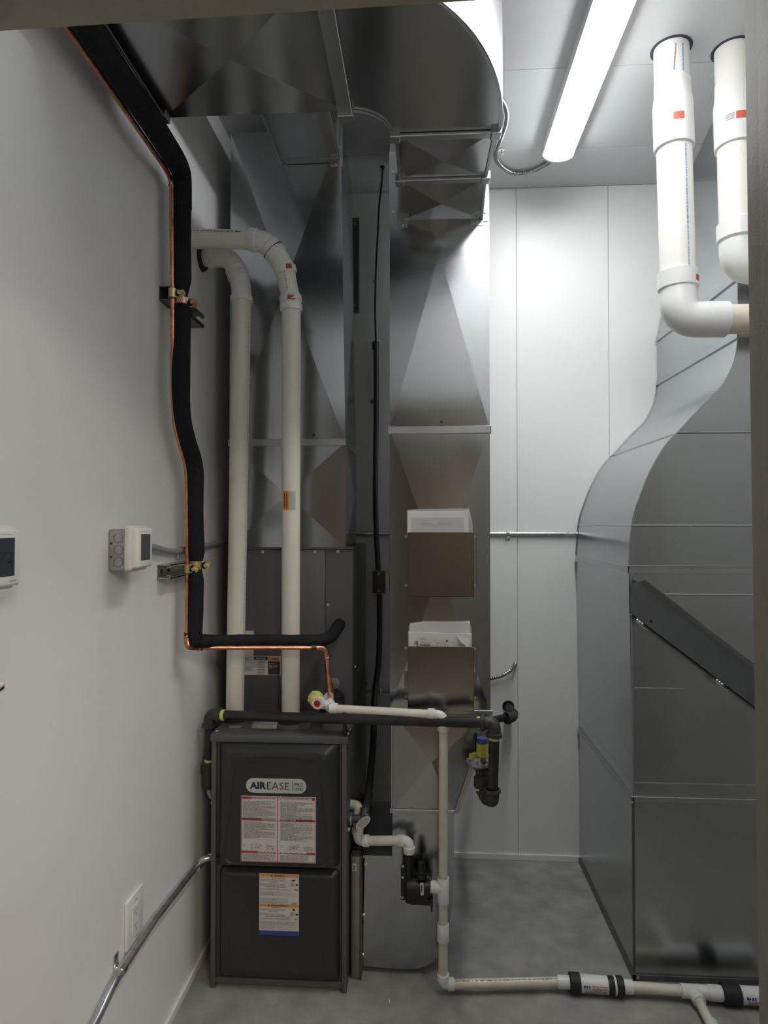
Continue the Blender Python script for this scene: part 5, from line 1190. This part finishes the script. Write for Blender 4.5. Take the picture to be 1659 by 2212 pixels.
bm = B(); prism(bm, [l0, l1, l1+V((0, .040, 0)), l0+V((0, .040, 0))], V(nrm)*.003); new('lower_flange', bm, BRACE, t, smooth=False)
for s in (.012, .335):
    p = l0+dl*s; bm = B()
    for k in range(3):
        q = p+dl*(.008+.010*k)+nrm*(-.002); ball(bm, q+V((0, -.004, 0)), .0052)
    tube(bm, [p+dl*.004-nrm*.006+V((0, -.004, 0)), p+dl*.03-nrm*.010+V((0, -.004, 0)), p+dl*.056-nrm*.008+V((0, -.004, 0))], .0016, 8)
    new('spring_clip', bm, ZINC, t)
screw(V((0.7610, 2.2140, 1.2131)), t, .003, m=BLACK)

# ================================================================ large plastic pipes at the upper right
RP = .0548
def big_pipe(label, hole, bot, turn, red_a):
    t = thing('vent_pipe', label, 'pipe', hole, 'large plastic pipes through the ceiling')
    h = V(hole); b = V(bot); d = (b-h).normalized()
    bm = B(); cyl(bm, h+V((0, 0, -.0015)), h+V((0, 0, .006)), RP+.010, None, 32); new('ceiling_hole', bm, mat('hole_shadow', (.05, .05, .09), .8), t)
    new('riser', tube(B(), [h, b], RP, 32), PVCB, t)
    c0_, c1_ = h+d*.165, h+d*.335
    bm = B(); tube(bm, [c0_-d*.05, c0_-d*.01, c0_+d*.025, c1_-d*.003, c1_], [RP+.001, RP+.002, RP+.0075, RP+.0075, RP+.003], 32); cp_ = new('coupling', bm, PVCW, t)
    _, _, sd = frame_axis(h, b); sg = 1 if sd.x > 0 else -1
    L0 = .165+.06
    bm = B(); wrap(bm, h, b, RP+.0075, (red_a-.42)*sg, (red_a+.12)*sg, L0+.02, L0+.044, 8); new('red_tag', bm, mat('tag_salmon', (.62, .12, .07), .5), t, smooth=False)
    bm = B()
    for k in range(4): pipeprint(bm, h+d*(L0+.024+.005*k), b, RP+.0075, 0, 0, 0, .1)
    for k in range(4):
        wrap(bm, h, b, RP+.0075, (red_a-.95+.02*k)*sg, (red_a-.48)*sg, L0+.022+.0055*k, L0+.025+.0055*k, 4)
    new('print_marking', bm, INKP, t, smooth=False)
    bm = B(); e0 = b-d*.035; tube(bm, [e0-d*.022, e0-d*.020, e0+d*.033, e0+d*.040], [RP+.003, RP+.008, RP+.008, RP+.002], 32); new('elbow_hub', bm, PVCW, t)
    return t, h, b, d, sg
hA = (0.8191, 2.1590, 3.1000); bA = (0.8358, 2.1600, 2.3044)
tA, h, b, d, sg = big_pipe('left of two thick cream plastic pipes through the ceiling with blue print stripe', hA, bA, None, .05)
bm = B(); pipeprint(bm, h+d*.02, b, RP, .28*sg, .0, .09, .055, (.01, .02), .001, False); pipeprint(bm, h, b, RP, .28*sg, .345, (b-h).length-.06, .060, (.004, .016), .002); new('blue_print_stripe', bm, INKLB, tA, smooth=False)
bm = B(); _, c_, s_ = frame_axis(h, b)
for k in range(6): wrap(bm, h, b, RP, (-.15-.03*k)*sg, (-.10-.02*k)*sg, .02+.014*k, .036+.014*k, 1)
new('ink_squiggle', bm, INKG, tA, smooth=False)
k = V((0.8341, 2.1500, 2.2024)); eo = V((0.9701, 2.1500, 2.1998)); wl2 = V((1.2090, 2.1500, 2.1984)); 
el_r = RP-.001
bm = B(); tube(bm, rpath([b-d*.02, k+V((0, 0, .0)), eo], .085, 12), RP+.002, 32); new('elbow', bm, PVCW, tA)
h1_, h2_ = V((0.9103, 2.1500, 2.2010)), V((0.9818, 2.1500, 2.1996))
bm = B(); dd = (h2_-h1_).normalized(); tube(bm, [h1_, h1_+dd*.006, h2_-dd*.002, h2_], [RP-.004, RP-.0005+.003, RP+.0025, RP-.004], 32); new('elbow_hub', bm, PVCW, tA)
new('level_pipe', tube(B(), [V((0.9701, 2.1500, 2.1998)), V((XW, 2.15, h2_.z))], RP-.008, 32), PVCC, tA)
e1_ = b-d*.035; bm = B(); wrap(bm, h, b, RP+.008, .62*sg, .98*sg, (b-h).length-.030, (b-h).length-.012, 5); new('red_tag', bm, REDT, tA, smooth=False)
hB = (1.0219, 2.1752, 3.1000); bB = (1.0267, 2.1600, 2.4596)
tB, h, b, d, sg = big_pipe('right of two thick cream plastic pipes through the ceiling partly behind the door frame', hB, bB, None, .05)
k = V((1.0288, 2.1600, 2.3761)); eo = k+V((.15, .0, -.004))
bm = B(); tube(bm, rpath([b-d*.02, k, eo], .085, 12), RP+.002, 32); new('elbow', bm, PVCW, tB)
new('level_pipe', tube(B(), [eo-V((.02, 0, 0)), V((XW, eo.y, eo.z))], RP-.006, 32), PVCC, tB)
# a fleck of debris on the floor
for p, lb_ in (((-0.1080, 2.1114, 0.0000), 'small pale scrap on the floor in front of the middle duct'),):
    p = V(p); tag(new('debris_chip', box(B(), (p.x-.0015, p.y-.006, .0), (p.x+.0015, p.y+.006, .0018)), PAPER, smooth=False), lb_, 'scrap')
stuff_kinds()
bpy.context.view_layer.update()
